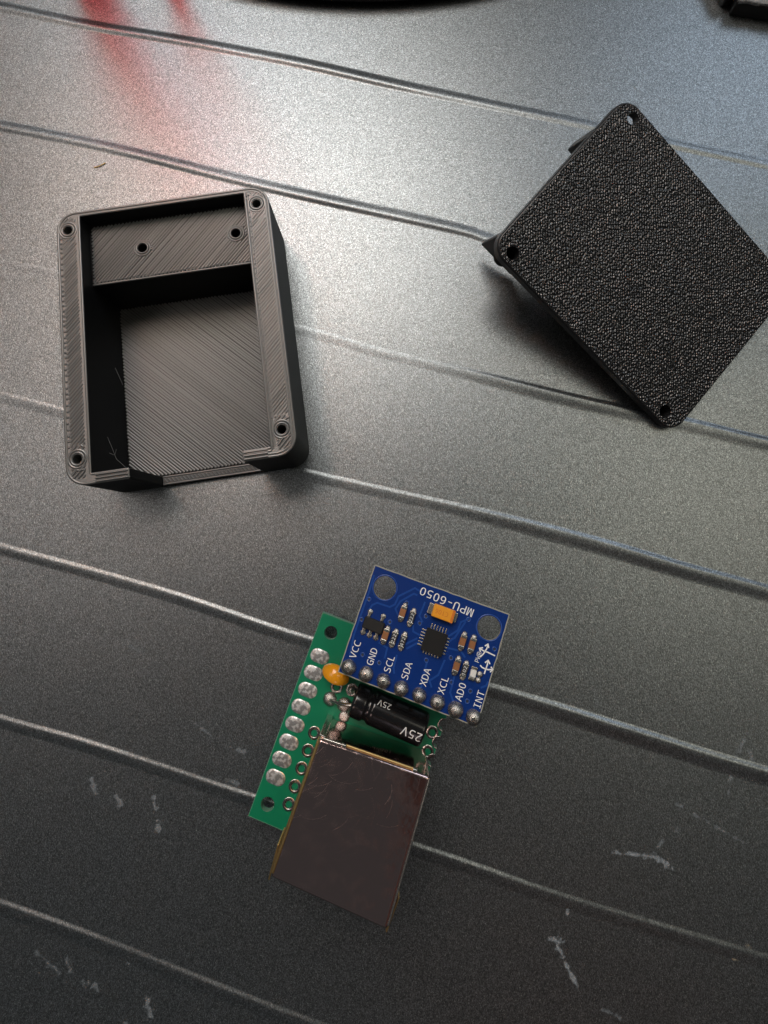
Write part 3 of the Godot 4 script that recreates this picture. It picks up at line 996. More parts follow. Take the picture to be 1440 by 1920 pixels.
# ---------------------------------------------------------------- the lid
func box_lid() -> void:
	var b := Basis.from_euler(Vector3(0.346, 0.772, 0.034))
	var o := thing("box_cover", "black textured rectangular lid with four corner holes lying tilted at the right edge", "lid", Transform3D(b, Vector3(44.784, 9.55, -39.925)))
	var outline := rounded_rect(-17.05, 17.15, -21.7, 22.2, 3.0, 9)
	var holes := []
	for c: Vector2 in [Vector2(-15.12, -18.41), Vector2(15.12, -18.41), Vector2(-15.12, 18.41), Vector2(15.12, 18.41)]:
		holes.append(circle(c, 1.05, 22))
	var T := 1.7
	var mb := MB.new()
	var top := inset(outline, 0.28)
	cap(mb, top, holes, 0.0, true, 1.0 / 24.0)
	put("textured_face", mb, M.lid_face, o)
	mb = MB.new()
	# eased edge
	var steps := [[0.28, 0.0], [0.16, -0.06], [0.05, -0.18], [0.0, -0.34]]
	for k in 3:
		var A := inset(outline, steps[k][0]) if steps[k][0] > 0 else outline
		for i in outline.size():
			var j := (i + 1) % outline.size()
			var c0 := outline[i] * 0.0
			var p := []
			for e: Array in [[i, k + 1], [j, k + 1], [j, k], [i, k]]:
				var q := outline[e[0]]
				var prev := outline[(e[0] - 1 + outline.size()) % outline.size()]
				var nxt := outline[(e[0] + 1) % outline.size()]
				var d := (nxt - prev).normalized()
				var inw := Vector2(-d.y, d.x)
				p.append(Vector3(q.x + inw.x * steps[e[1]][0], steps[e[1]][1], q.y + inw.y * steps[e[1]][0]))
			mb.quad(p[0], p[3], p[2], p[1])
	wall(mb, outline, -T, -0.34, false, true)
	cap(mb, outline, holes, -T, false)
	for h: PackedVector2Array in holes:
		wall(mb, h, -T, 0.0, true, true)
	put("edge", mb, M.lid_edge, o)
	for c: Vector2 in [Vector2(-15.12, -18.41), Vector2(-15.12, 18.41)]:  # dark cups added below two holes so they read as shaded
		mb = MB.new()
		wall(mb, circle(c, 1.05, 22), -4.2, -T, true, true)
		wall(mb, circle(c, 1.5, 22), -4.2, -T, false, true)
		cap(mb, circle(c, 1.5, 22), [], -4.2, false)
		cap(mb, circle(c, 1.05, 22), [], -4.1, true)
		put("added_hole_cup", mb, M.hole_shade, o)
	# walls and posts below that plug into the box
	for P: Array in [[-12.7, -11.8, -21.2, -13.6, 13.0], [10.4, 12.6, -21.2, -19.0, 12.0], [-3.0, 3.0, -14.6, -12.6, 15.2]]:
		mb = MB.new()
		rbox(mb, Vector3(P[1] - P[0], P[4] - T, P[3] - P[2]), 0.25, Transform3D(Basis(), Vector3((P[0] + P[1]) / 2, -(P[4] + T) / 2, (P[2] + P[3]) / 2)))
		put("locking_post", mb, M.lid_edge, o)

# ---------------------------------------------------------------- the electronics
func dome(mb: MB, r: float, h: float, at: Vector3, x := Basis()) -> void:
	var prof := [Vector2(r, 0), Vector2(r * 0.99, h * 0.18), Vector2(r * 0.9, h * 0.45), Vector2(r * 0.7, h * 0.74), Vector2(r * 0.42, h * 0.93), Vector2(0.0, h)]
	lathe(mb, prof, 16, Transform3D(x, at), false, 0.05)
	for i in mb.t.size():
		mb.t[i] = Vector2(mb.v[i].x, mb.v[i].z) * 0.15

func lettering(called: String, text: String, height: float, parent: Node, at: Vector3, b: Basis, m: Material, wide := 1.0) -> MeshInstance3D:
	var t := letter_mesh(text, height)
	for i in t.v.size():
		t.v[i].x *= wide
	t.move(Transform3D(b, at))
	return put(called, t, m, parent)

func letter_mesh(text: String, height: float) -> MB:
	var f := SystemFont.new()
	f.font_names = PackedStringArray(["Droid Sans Mono"])
	f.font_weight = 500
	var tm := TextMesh.new()
	tm.font = f
	tm.text = text
	tm.font_size = 64
	tm.pixel_size = 1.0
	tm.depth = 0.0
	tm.curve_step = 1.5
	var a := tm.get_mesh_arrays()
	var v: PackedVector3Array = a[Mesh.ARRAY_VERTEX]
	var idx: PackedInt32Array = a[Mesh.ARRAY_INDEX]
	var lo := Vector3(1e9, 1e9, 0)
	var hi := -lo
	for q in v:
		lo = lo.min(q)
		hi = hi.max(q)
	var k := height / (hi.y - lo.y)
	var mid := (lo + hi) / 2
	var mb := MB.new()
	for i in range(0, idx.size(), 3):
		var p := []
		for j in 3:
			var q: Vector3 = (v[idx[i + j]] - mid) * k
			p.append(Vector3(q.x, q.y, 0))
		var f2: Vector3 = (p[1] - p[0]).cross(p[2] - p[0])
		if f2.z < 0:
			mb.tri(p[0], p[2], p[1])
		else:
			mb.tri(p[0], p[1], p[2])
	return mb

func finer(m: MB, most: float) -> MB:
	var o := MB.new()
	var todo := []
	for i in range(0, m.v.size(), 3):
		todo.append([m.v[i], m.v[i + 2], m.v[i + 1]])
	while todo.size():
		var t: Array = todo.pop_back()
		var lo := minf(t[0].y, minf(t[1].y, t[2].y))
		var hi := maxf(t[0].y, maxf(t[1].y, t[2].y))
		if hi - lo <= most:
			o.tri(t[0], t[1], t[2])
			continue
		# halve the edge that climbs most
		var best := 0
		for k in 3:
			if absf(t[k].y - t[(k + 1) % 3].y) > absf(t[best].y - t[(best + 1) % 3].y):
				best = k
		var a: Vector3 = t[best]
		var b: Vector3 = t[(best + 1) % 3]
		var c: Vector3 = t[(best + 2) % 3]
		var h := (a + b) / 2
		todo.append([a, h, c])
		todo.append([h, b, c])
	return o

func flat_line(mb: MB, pts: Array, w: float, y: float, h := 0.02) -> void:
	for i in pts.size() - 1:
		var a: Vector2 = pts[i]
		var b: Vector2 = pts[i + 1]
		var d := (b - a).normalized()
		var s := Vector2(-d.y, d.x) * w / 2
		a -= d * w * 0.3
		b += d * w * 0.3
		var q := [a + s, b + s, b - s, a - s]
		var e := h + 0.0015 * (i % 2)
		var p := []
		for k: Vector2 in q:
			p.append(Vector3(k.x, y + e, k.y))
		mb.quad(p[0], p[1], p[2], p[3])
		for k in 4:
			var l := (k + 1) % 4
			mb.quad(Vector3(q[l].x, y, q[l].y), Vector3(q[k].x, y, q[k].y), p[k], p[l])

func assembly() -> void:
	var x := Transform3D(Basis(Vector3.UP, -0.4355), Vector3(-12.4435, 0, 9.5556))
	var o := thing("circuit_assembly", "small soldered circuit of a blue sensor board, green perforated board and metal network jack", "circuit board", x)
	var TOP := 4.0
	# --- green board with scalloped right edge
	var out := PackedVector2Array([Vector2(0, 0), Vector2(0, 30), Vector2(22.5, 30)])
	var zz := 29.0
	while zz > 2.0:
		var c := Vector2(22.7, zz)
		for i in 7:
			var a := PI / 2 + PI * i / 6.0
			out.append(c + Vector2(0.72 * cos(a), 0.72 * sin(a)))
		zz -= 2.54
	out.append(Vector2(22.5, 0))
	out.reverse()
	var holes := [circle(Vector2(2.25, 2.36), 1.0, 24), circle(Vector2(2.08, 27.6), 1.0, 24)]
	var mb := MB.new()
	cap(mb, out, holes, TOP, true, 0.1)
	cap(mb, out, holes, TOP - 1.6, false, 0.1)
	var board := put("perforated_board", mb, M.green_mask, o)
	mb = MB.new()
	wall(mb, out, TOP - 1.6, TOP - 0.002, false, true)
	for h: PackedVector2Array in holes:
		wall(mb, h, TOP - 1.6, TOP - 0.002, true, true)
	put("board_edge", mb, M.green_edge, board)
	mb = MB.new()
	loop_bead(mb, inset(out, 0.04), TOP - 0.03, 0.1, 0.05)
	put("edge_line", mb, M.green_edge, board)
	for k in 8:
		mb = MB.new()
		var c := Vector2(1.88 + rng.randf_range(-0.05, 0.05), 6.1 + 2.545 * k)
		var pad := rounded_rect(c.x - 1.48, c.x + 1.48, c.y - 1.0, c.y + 1.0, 0.98, 7)
		var tall := rng.randf_range(0.08, 0.13)
		var rows := [[1.0, 0.0, 0.8], [0.96, 0.6, 0.5], [0.85, 0.85, 0.2], [0.62, 0.95, 0.08], [0.3, 0.99, 0.03], [0.0, 1.0, 0.0]]
		for a in rows.size() - 1:
			for i in pad.size():
				var p := []
				var nn := []
				for e: Array in [[a, i], [a, (i + 1) % pad.size()], [a + 1, (i + 1) % pad.size()], [a + 1, i]]:
					var off: Vector2 = pad[e[1]] - c
					p.append(Vector3(c.x + off.x * rows[e[0]][0], TOP + tall * rows[e[0]][1], c.y + off.y * rows[e[0]][0]))
					var side := off.normalized() * float(rows[e[0]][2])
					nn.append(Vector3(side.x, 1.0, side.y).normalized())
				mb.squad(p[0], p[3], p[2], p[1], nn[0], nn[3], nn[2], nn[1])
		for i in mb.t.size():
			mb.t[i] = Vector2(mb.v[i].x, mb.v[i].z) * 0.10
		put("solder_pad", mb, M.tinned_pad, board)
	for c: Vector2 in [Vector2(5.0, 16.35), Vector2(5.0, 18.9), Vector2(5.0, 21.45), Vector2(4.95, 24.0), Vector2(5.0, 26.5), Vector2(5.85, 9.25), Vector2(8.2, 8.85), Vector2(21.4, 10.2), Vector2(21.6, 12.9)]:
		mb = MB.new()
		lathe(mb, [Vector2(0.95, 0.0), Vector2(0.93, 0.1), Vector2(0.75, 0.13), Vector2(0.48, 0.12), Vector2(0.46, -1.2)], 20, Transform3D(Basis(), Vector3(c.x, TOP, c.y)))
		put("round_pad", mb, M.solder, board)
	zz = 29.0
	while zz > 2.0:
		mb = MB.new()
		for k in 2:
			var pts := []
			for i in 9:
				var a := PI / 2 + PI * i / 8.0
				pts.append(Vector3(22.7 + (0.85 - 0.0 * k) * cos(a), TOP + 0.02 - 1.62 * k, zz + 0.85 * sin(a)))
			tube(mb, pts, 0.14, 6)
		var arc := PackedVector2Array()
		for i in 9:
			var a := PI / 2 + PI * i / 8.0
			arc.append(Vector2(22.7 + 0.74 * cos(a), zz + 0.74 * sin(a)))
		for i in 8:
			mb.quad(Vector3(arc[i].x, TOP - 1.6, arc[i].y), Vector3(arc[i + 1].x, TOP - 1.6, arc[i + 1].y), Vector3(arc[i + 1].x, TOP, arc[i + 1].y), Vector3(arc[i].x, TOP, arc[i].y))
		put("edge_hole_plating", mb, M.solder, board)
		zz -= 2.54
	# solder heaps near the capacitor and behind the jack
	for q: Array in [[5.5, 11.15, 1.05, 0.75], [7.85, 11.15, 1.1, 0.8], [8.4, 12.7, 0.85, 0.4], [8.15, 8.9, 0.62, 0.5]]:
		mb = MB.new()
		dome(mb, q[2], q[3], Vector3(q[0], TOP, q[1]))
		put("solder_joint", mb, M.solder, board)
	# legs underneath carry the board
	for c: Vector2 in [Vector2(5.5, 11.1), Vector2(7.85, 3.4), Vector2(19.0, 7.0), Vector2(10.0, 16.0), Vector2(19.0, 16.5), Vector2(10.0, 26.0), Vector2(19.0, 26.0)]:
		mb = MB.new()
		lathe(mb, [Vector2(0.0, -2.4), Vector2(0.3, -2.38), Vector2(0.35, -1.4), Vector2(0.6, -0.9), Vector2(0.95, -0.2), Vector2(1.0, 0.0)], 10, Transform3D(Basis(), Vector3(c.x, TOP - 1.6, c.y)))
		put("solder_leg", mb, M.solder, board)
	# small dark component under the corner of the blue board
	mb = MB.new()
	rbox(mb, Vector3(2.2, 2.6, 2.6), 0.25, Transform3D(Basis(Vector3.UP, 0.1), Vector3(6.6, TOP + 1.3, 4.9)))
	var blk := put("dark_component", mb, M.black_plastic, o)
	mb = MB.new()
	rbox(mb, Vector3(1.3, 0.25, 1.0), 0.1, Transform3D(Basis(Vector3.UP, 0.1), Vector3(6.3, TOP + 2.68, 3.9)), 1)
	put("metal_tab", mb, M.lead, blk)
	# yellow ceramic capacitor
	mb = MB.new()
	var ell := []
	for i in 15:
		var a := -PI / 2 + PI * i / 14.0
		ell.append(Vector2(cos(a), sin(a)))
	lathe(mb, ell, 28, Transform3D(Basis(Vector3.UP, -0.12) * Basis(Vector3(2.15, 0, 0), Vector3(0, 2.2, 0), Vector3(0, 0, 1.32)), Vector3(5.15, TOP + 2.5, 7.15)))
	for i in mb.n.size():
		mb.n[i] = mb.n[i].normalized()
	var cer := put("ceramic_capacitor", mb, M.yellow_bead, o)
	for s: float in [-1.2, 1.2]:
		mb = MB.new()
		tube(mb, [Vector3(5.15 + s * 0.7, TOP + 1.4, 7.2), Vector3(5.15 + s, TOP + 0.6, 7.4), Vector3(5.15 + s, TOP - 0.3, 7.6)], 0.24, 8)
		put("wire_leg", mb, M.lead, cer)
	electrolytic(o, TOP)
	network_jack(o, TOP)
	sensor_board(o, x, TOP)

func electrolytic(o: Node3D, TOP: float) -> void:
	# a can lying on its side; its axis runs along +x of the board
	var axis := Basis(Vector3(0, -1, 0), Vector3(1, 0, 0), Vector3(0, 0, 1))   # lathe's y becomes x
	var ax := Transform3D(Basis(Vector3.UP, -0.03) * axis, Vector3(8.75, TOP + 2.72, 9.35))
	var R := 2.42
	var prof := [Vector2(0.0, 0.12), Vector2(1.5, 0.1), Vector2(2.0, 0.0), Vector2(2.35, 0.12), Vector2(R, 0.45), Vector2(R, 1.7), Vector2(R - 0.06, 1.95), Vector2(R - 0.30, 2.2), Vector2(R - 0.34, 2.42), Vector2(R - 0.28, 2.65), Vector2(R - 0.05, 2.95), Vector2(R, 3.2), Vector2(R, 10.7), Vector2(R - 0.1, 11.0), Vector2(R - 0.4, 11.15), Vector2(1.9, 11.1)]
	var mb := MB.new()
	lathe(mb, prof, 40, ax)
	var can := put("capacitor_can", mb, M.sleeve, o)
	mb = MB.new()
	lathe(mb, [Vector2(1.9, 11.08), Vector2(1.0, 11.02), Vector2(0.0, 11.0)], 24, ax)
	put("can_end", mb, M.lead, can)
	# print wrapped round the sleeve: position along the can, angle from the top (towards the near side), height
	for T: Array in [["25V", 9.3, 0.30, 1.3, 1.0], ["25V", 4.4, -0.62, 0.85, 1.0], ["100µF", 6.3, 1.45, 0.95, 0.35]]:
		var t := finer(letter_mesh(T[0], T[3]), 0.22)
		for i in t.v.size():
			var q := t.v[i]
			# upside down as seen from the near side: text runs towards -x, its top towards the near side
			var along: float = T[1] - q.x
			var ang: float = T[2] + q.y / R
			var rr := R + 0.012
			if along > 1.75 and along < 3.15:
				rr = R + 0.012
			t.v[i] = Vector3(along, rr * cos(ang), rr * sin(ang))
			t.n[i] = Vector3(0, cos(ang), sin(ang))
		t.move(Transform3D(Basis(Vector3.UP, -0.03), Vector3(8.75, TOP + 2.72, 9.35)))
		put("print", t, M.silk if T[4] > 0.5 else M.string, can)
	mb = MB.new()
	tube(mb, [Vector3(8.8, TOP + 2.5, 10.3), Vector3(8.0, TOP + 2.3, 10.6), Vector3(6.9, TOP + 1.7, 10.9), Vector3(5.9, TOP + 0.9, 11.1), Vector3(5.5, TOP + 0.3, 11.15)], 0.27, 8)
	put("wire_leg", mb, M.lead, can)
	mb = MB.new()
	tube(mb, [Vector3(8.8, TOP + 2.5, 8.4), Vector3(8.3, TOP + 1.8, 8.6), Vector3(8.2, TOP - 0.2, 8.85)], 0.27, 8)
	put("wire_leg", mb, M.lead, can)

func network_jack(o: Node3D, TOP: float) -> void:
	# shell of folded sheet metal; it leans a little, so the box is warped between its four corner posts
	var A := Vector3(6.1, 15.3, 13.5)
	var B := Vector3(21.45, 15.4, 12.75)
	var C := Vector3(21.95, 16.1, 30.75)
	var D := Vector3(6.15, 15.9, 30.55)
	var mb := MB.new()
	rbox(mb, Vector3(2, 2, 2), 0.055, Transform3D(), 4)
	for i in mb.v.size():
		var q := mb.v[i]
		var s := (q.x + 1) / 2
		var t := (q.z + 1) / 2
		var top := A.lerp(B, s).lerp(D.lerp(C, s), t)
		var low := Vector3(top.x, TOP + 0.15, top.z)
		mb.v[i] = low.lerp(top, (q.y + 1) / 2)
		var nn := mb.n[i]
		mb.n[i] = Vector3(nn.x, nn.y, nn.z).normalized()
		mb.t[i] = Vector2(mb.v[i].x, mb.v[i].z + mb.v[i].y) / 22.0
	# the near face is open: leave its flat out
	var kept := MB.new()
	for i in range(0, mb.v.size(), 3):
		if (mb.n[i].z > 0.999 and mb.n[i + 1].z > 0.999 and mb.n[i + 2].z > 0.999):
			continue
		kept.v.append_array(mb.v.slice(i, i + 3))
		kept.n.append_array(mb.n.slice(i, i + 3))
		kept.t.append_array(mb.t.slice(i, i + 3))
	var j := put("network_jack", kept, M.shield, o)
	mb = MB.new()
	rbox(mb, Vector3(14.6, 10.8, 15.4), 0.3, Transform3D(Basis(), Vector3(14.0, TOP + 5.6, 22.0)))
	put("socket_block", mb, M.black_plastic, j)
	# folded seam along the far edge, with two spot-welded tabs
	var back := (B - A).normalized()
	mb = MB.new()
	tube(mb, [A + Vector3(0.6, -0.25, -0.05), A + back * 3.2 + Vector3(0, -0.25, -0.06)], 0.22, 8)
	put("seam", mb, M.lead, j)
	mb = MB.new()
	tube(mb, [A + back * 3.6 + Vector3(0, -0.42, -0.12), B - back * 2.4 + Vector3(0, -0.42, -0.12)], 0.2, 8)
	put("seam", mb, M.gold, j)
	for s: float in [3.4, 13.2]:
		mb = MB.new()
		rbox(mb, Vector3(0.7, 0.9, 0.5), 0.2, Transform3D(Basis(), A + back * s + Vector3(0, -0.35, -0.08)))
		put("tab", mb, M.lead, j)
	mb = MB.new()
	tube(mb, [A + Vector3(0.05, -0.12, 0.3), D + Vector3(0.05, -0.12, -0.5)], 0.17, 8)
	put("folded_edge", mb, M.gold, j)  # warm reflection along the left edge put in as a gold tube
	mb = MB.new()
	tube(mb, [B + Vector3(-0.05, -0.12, 0.3), C + Vector3(-0.05, -0.12, -0.5)], 0.15, 8)
	put("folded_edge", mb, M.lead, j)
	# corner post of the shield at the far left, soldered to the board
	mb = MB.new()
	rbox(mb, Vector3(0.9, A.y - TOP - 0.6, 0.35), 0.12, Transform3D(Basis(), Vector3(A.x + 0.3, (A.y + TOP) / 2 - 0.3, A.z - 0.14)))
	put("post", mb, M.lead, j)
	# pressed side springs: bent out a little at the near end
	mb = MB.new()
	rbox(mb, Vector3(0.22, 8.5, 16.5), 0.09, Transform3D(Basis(Vector3.UP, -0.005), Vector3(5.98, 10.9, 22.2)), 1)
	put("side_plate", mb, M.gold, j)
	for E: Array in [[5.85, 30.0, 0.09, 14.9], [22.2, 30.1, -0.05, 15.0]]:
		mb = MB.new()
		rbox(mb, Vector3(0.22, 5.5, 4.2), 0.09, Transform3D(Basis(Vector3.UP, E[2]), Vector3(E[0], E[3] - 2.9, E[1] - 0.6)), 1)
		put("spring_tab", mb, M.gold, j)

# ---- the blue board
func chip_part(called: String, size: Vector3, c: Vector2, m: Material, parent: Node, turn := 0.0, r := 0.08, y := 0.0) -> MeshInstance3D:
	var mb := MB.new()
	rbox(mb, size, r, Transform3D(Basis(Vector3.UP, turn), Vector3(c.x, y + size.y / 2 + 0.005, c.y)), 1)
	return put(called, mb, m, parent)

func sensor_board(o: Node3D, x: Transform3D, TOP: float) -> void:
	var world := Transform3D(Basis.from_euler(Vector3(-0.028, -0.426, 0.07)), Vector3(2.452, 12.696, 14.066))
	var out := PackedVector2Array()
	# routed by hand: edges slightly uneven
	var corners := [Vector2(10.1, 7.7), Vector2(-10.1, 7.7), Vector2(-10.1, -7.7), Vector2(10.1, -7.7)]
	for k in 4:
		var a: Vector2 = corners[k]
		var b: Vector2 = corners[(k + 1) % 4]
		var nn := (b - a).normalized().orthogonal()
		for i in 22:
			out.append(a.lerp(b, i / 22.0) + (nn * rng.randf_range(-0.035, 0.035) if i else Vector2.ZERO))
	var hc := [Vector2(-7.65, -5.15), Vector2(7.9, -5.0)]
	var holes := [circle(hc[0], 1.62, 30), circle(hc[1], 1.62, 30)]
	var mb := MB.new()
	cap(mb, inset(out, 0.14), holes, 0.0, true, 0.1)
	cap(mb, out, holes, -1.2, false, 0.1)
	var b := put("sensor_board", mb, M.blue_mask, o)
	var local := x.affine_inverse() * world
	b.transform = Transform3D(local.basis, local.origin * MM)
	mb = MB.new()
	wall(mb, out, -1.2, -0.03)
	for h: PackedVector2Array in holes:
		wall(mb, h, -1.2, -0.002, true, true)
	var inn := inset(out, 0.14)
	cap(mb, out, [inn], -0.03, true, 0.1)
	wall(mb, inn, -0.03, -0.001)
	put("board_edge", mb, M.fibre_edge, b)
	for c: Vector2 in hc:
		mb = MB.new()
		loop_bead(mb, circle(c, 1.75, 32), 0.0, 0.16, 0.03)
		put("hole_ring", mb, M.blue_trace, b)
	# copper tracks under the mask
	var tracks := [
		[Vector2(-2.44, -6.33), Vector2(-3.56, -6.56), Vector2(-5.40, -4.72), Vector2(-5.54, -3.48), Vector2(-6.11, -2.92), Vector2(-7.99, -2.84), Vector2(-8.57, -2.31), Vector2(-8.76, -1.51)],
		[Vector2(-3.00, -5.76), Vector2(-3.48, -5.77), Vector2(-4.92, -4.16), Vector2(-5.26, -2.95), Vector2(-4.64, -2.27)],
		[Vector2(-2.19, -1.72), Vector2(-1.92, -0.93), Vector2(-0.84, -0.78)],
		[Vector2(-2.02, 1.50), Vector2(-0.58, 0.0)], [Vector2(-2.38, 1.01), Vector2(-1.12, -0.24)],
		[Vector2(4.86, -5.15), Vector2(4.0, -4.4), Vector2(3.92, -3.21), Vector2(2.93, -1.98)],
		[Vector2(4.58, -4.61), Vector2(3.81, -2.12), Vector2(3.14, -1.35)],
		[Vector2(-3.05, 2.83), Vector2(-2.92, 4.53), Vector2(-2.63, 5.11)],
		[Vector2(3.41, 1.17), Vector2(3.18, 3.24), Vector2(2.27, 4.35), Vector2(2.77, 5.02)],
		[Vector2(-5.93, 2.12), Vector2(-4.62, 2.35), Vector2(-4.52, 3.72)],
		[Vector2(9.84, 1.74), Vector2(9.74, 2.29), Vector2(9.17, 2.75)],
		[Vector2(3.23, -0.5), Vector2(5.16, -0.77), Vector2(5.9, -0.2)],
		[Vector2(-9.7, -6.2), Vector2(-9.6, -4.0), Vector2(-9.65, 2.5), Vector2(-9.2, 5.2)],
		[Vector2(-1.6, -5.2), Vector2(-1.75, -3.2), Vector2(-1.1, -2.6)],
		[Vector2(1.2, 2.2), Vector2(1.3, 4.6), Vector2(1.5, 5.6)],
		[Vector2(5.3, 2.4), Vector2(5.4, 4.8), Vector2(6.2, 5.8)],
	]
	for t: Array in tracks:
		mb = MB.new()
		flat_line(mb, t, 0.26, 0.0, 0.025)
		put("track", mb, M.blue_trace, b)
	for c: Vector2 in [Vector2(-9.26, -2.88), Vector2(-9.34, 0.05), Vector2(-5.43, -1.0), Vector2(-3.99, -4.22), Vector2(-1.4, -2.27), Vector2(-0.86, -3.45), Vector2(4.89, -5.07), Vector2(9.41, -2.57), Vector2(4.13, 0.57), Vector2(5.18, 3.53), Vector2(7.94, 3.71), Vector2(7.93, 5.06), Vector2(1.04, 2.04), Vector2(-5.04, 4.61), Vector2(-7.6, 4.4)]:
		mb = MB.new()
		loop_bead(mb, circle(c, 0.27, 14), 0.0, 0.16, 0.04)
		for i in mb.v.size():
			pass
		var via := put("via", mb, M.blue_trace, b)
		mb = MB.new()
		cap(mb, circle(c, 0.2, 12), [], 0.006)
		put("via", mb, M.via, b)
		via.name = "via_ring"
	# white legends
	var up := Basis(Vector3(0, 0, -1), Vector3(-1, 0, 0), Vector3(0, 1, 0))     # reads towards the far edge
	var L := ["VCC", "GND", "SCL", "SDA", "XDA", "XCL", "AD0", "INT"]
	var P := [Vector2(-8.8, 4.1), Vector2(-6.25, 4.15), Vector2(-3.66, 4.25), Vector2(-1.08, 4.2), Vector2(1.58, 4.1), Vector2(4.2, 4.25), Vector2(6.7, 4.25), Vector2(9.35, 4.25)]
	for k in 8:
		lettering("legend", L[k], 0.95, b, Vector3(P[k].x, 0.045, P[k].y), up, M.silk, 1.02)
	var over := Basis(Vector3(-1, 0, 0), Vector3(0, 0, 1), Vector3(0, 1, 0))    # upside down
	lettering("legend", "MPU-6050", 1.12, b, Vector3(1.25, 0.045, -6.3), over.rotated(Vector3.UP, -0.06), M.silk, 1.12)
	lettering("legend", "PWR", 0.6, b, Vector3(7.62, 0.045, -0.85), up, M.silk, 1.0)
	mb = MB.new()
	for q: Array in [
		[Vector2(8.41, -2.87), Vector2(8.42, -2.3), Vector2(8.29, -1.82), Vector2(8.15, -1.4), Vector2(7.9, -0.99)],
		[Vector2(7.51, -1.97), Vector2(8.1, -1.85), Vector2(8.72, -1.87), Vector2(9.71, -1.78)],
		[Vector2(8.1, -2.55), Vector2(8.4, -2.91), Vector2(8.62, -2.5)], [Vector2(7.69, -1.62), Vector2(7.45, -1.99), Vector2(7.85, -2.2)],
		[Vector2(9.03, -0.88), Vector2(9.1, -0.3), Vector2(9.07, 0.14), Vector2(9.05, 0.92)], [Vector2(8.25, 0.1), Vector2(8.5, 0.25), Vector2(8.94, 0.3), Vector2(9.5, 0.22), Vector2(9.95, 0.0)],
		[Vector2(8.75, -0.5), Vector2(9.04, -0.9), Vector2(9.38, -0.55)], [Vector2(9.75, 0.42), Vector2(10.0, 0.0), Vector2(9.68, -0.2)]]:
		flat_line(mb, q, 0.17, 0.0, 0.04)
	put("axis_arrows", mb, M.silk, b)
	# pins with solder heaps, header below
	mb = MB.new()
	rbox(mb, Vector3(20.2, 2.5, 2.5), 0.2, Transform3D(Basis(), Vector3(0.2, -2.5, 6.6)), 1)
	put("pin_header", mb, M.black_plastic, b)
	for k in 8:
		var c := Vector2(-8.87 + 2.6 * k, 6.6 + rng.randf_range(-0.05, 0.05))
		mb = MB.new()
		dome(mb, rng.randf_range(1.0, 1.1), rng.randf_range(1.0, 1.3), Vector3(c.x, 0, c.y))
		var s := put("solder_joint", mb, M.solder, b)
		mb = MB.new()
		rbox(mb, Vector3(0.62, 9.6, 0.62), 0.12, Transform3D(Basis(Vector3.UP, rng.randf()), Vector3(c.x, -3.6, c.y)), 1)
		put("pin", mb, M.lead, s)
	# tantalum capacitor
	var t := chip_part("tantalum_capacitor", Vector3(3.1, 1.55, 1.75), Vector2(1.3, -4.72), M.tantalum, b, 0.0, 0.12)
	chip_part("terminal", Vector3(0.75, 0.55, 1.5), Vector2(-0.55, -4.72), M.lead, t)
	chip_part("terminal", Vector3(0.5, 0.55, 1.3), Vector2(3.05, -4.72), M.lead, t)
	mb = MB.new()
	flat_line(mb, [Vector2(2.62, -5.5), Vector2(2.62, -3.95)], 0.32, 1.556, 0.008)
	put("polarity_mark", mb, M.tantalum_mark, t)
	lettering("print", "C106", 0.62, t, Vector3(1.05, 1.566, -4.72), over, M.tantalum_mark, 0.95)
	# five-legged regulator
	var rg := chip_part("regulator", Vector3(2.95, 1.0, 1.6), Vector2(-7.42, 0.15), M.chip, b, -0.02, 0.15)
	for c: Vector2 in [Vector2(-8.5, -1.1), Vector2(-6.55, -1.15), Vector2(-8.55, 1.35), Vector2(-7.58, 1.38), Vector2(-6.6, 1.42)]:
		chip_part("leg", Vector3(0.48, 0.3, 0.95), c, M.lead, rg, rng.randf_range(-0.05, 0.05), 0.12)
		mb = MB.new()
		dome(mb, 0.42, 0.22, Vector3(c.x, 0, c.y + signf(c.y) * 0.25))
		put("solder", mb, M.solder, rg)
	# square sensor chip with pads on four sides
	var q := chip_part("sensor_chip", Vector3(3.0, 0.9, 3.05), Vector2(1.3, -0.65), M.chip_face, b, 0.0, 0.05)
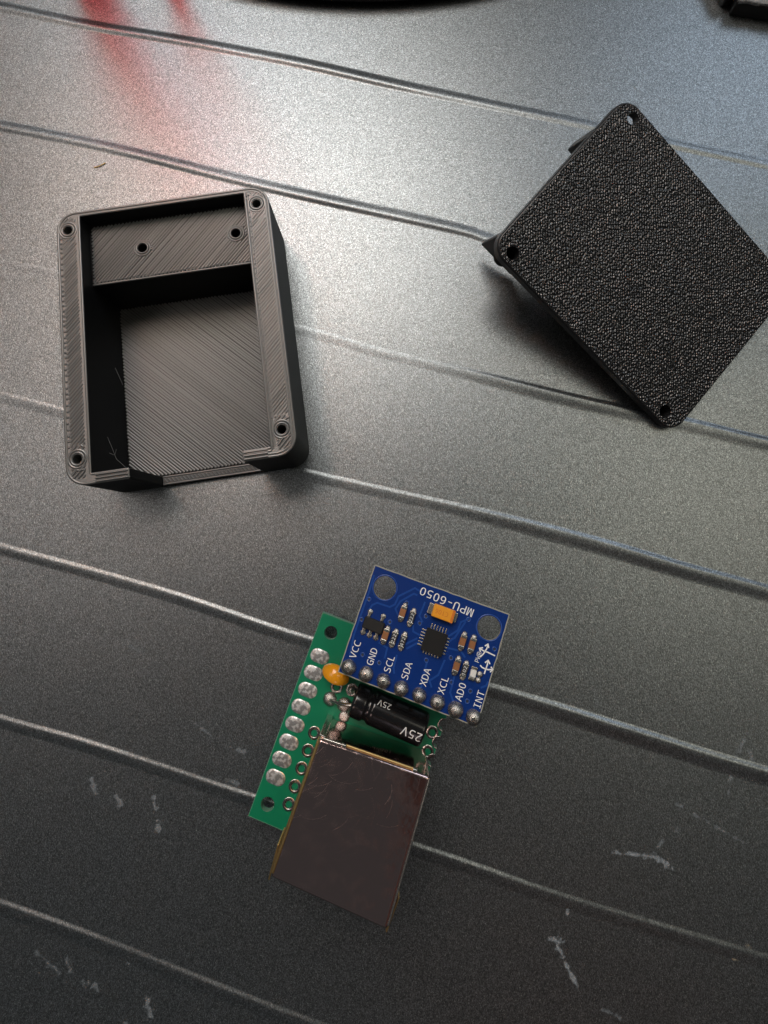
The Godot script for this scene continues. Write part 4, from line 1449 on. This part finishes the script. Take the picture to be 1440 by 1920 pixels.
	for k in 6:
		for s: Array in [[Vector2(-1.0 + 0.42 * k, -1.85), false], [Vector2(-1.0 + 0.42 * k, 1.72), false], [Vector2(-1.78, -1.05 + 0.42 * k), true], [Vector2(1.75, -1.05 + 0.42 * k), true]]:
			var near: bool = s[0].y > 1.0 and not s[1] or s[0].x > 1.0 and s[1]
			var ln := 0.45 if near else 0.75
			var c: Vector2 = Vector2(1.3, -0.65) + s[0]
			chip_part("contact", Vector3(ln if s[1] else 0.2, 0.14, 0.2 if s[1] else ln), c, M.lead, q, 0.0, 0.05)
	# capacitors, resistors, lamp
	for c: Vector2 in [Vector2(-4.12, -2.85), Vector2(-5.42, 0.85), Vector2(4.96, -2.05), Vector2(6.32, -2.1), Vector2(5.15, 1.25)]:
		var k := chip_part("chip_capacitor", Vector3(0.85, 0.75, 1.05), c, M.mlcc, b, rng.randf_range(-0.04, 0.04), 0.06)
		for s: float in [-1.0, 1.0]:
			chip_part("end_cap", Vector3(0.9, 0.8, 0.48), c + Vector2(0, s * 0.72), M.lead, k, 0.0, 0.12)
			mb = MB.new()
			dome(mb, 0.42, 0.35, Vector3(c.x, 0, c.y + s * 1.0))
			put("solder", mb, M.solder, k)
	for R: Array in [[Vector2(-2.72, -2.6), "222"], [Vector2(-4.18, 0.85), "222"], [Vector2(-2.86, 0.8), "472"], [Vector2(6.36, 1.45), "102"]]:
		var c: Vector2 = R[0]
		var k := chip_part("chip_resistor", Vector3(0.85, 0.45, 1.15), c, M.resistor, b, rng.randf_range(-0.04, 0.04), 0.05)
		for s: float in [-1.0, 1.0]:
			chip_part("end_cap", Vector3(0.9, 0.5, 0.36), c + Vector2(0, s * 0.74), M.lead, k, 0.0, 0.08)
			mb = MB.new()
			dome(mb, 0.4, 0.26, Vector3(c.x, 0, c.y + s * 1.0))
			put("solder", mb, M.solder, k)
		lettering("print", R[1], 0.46, k, Vector3(c.x, 0.462, c.y), up, M.silk, 1.1)
	var led := chip_part("indicator_lamp", Vector3(0.85, 0.65, 1.0), Vector2(7.58, 1.4), M.ceramic, b, 0.05, 0.15)
	for s: float in [-1.0, 1.0]:
		chip_part("end_cap", Vector3(0.9, 0.4, 0.42), Vector2(7.58, 1.4 + s * 0.72), M.lead, led, 0.0, 0.1)
	mb = MB.new()
	dome(mb, 0.45, 0.35, Vector3(8.5, 0, 1.2))
	dome(mb, 0.42, 0.32, Vector3(8.5, 0, 2.0))
	put("solder_spot", mb, M.solder, b)
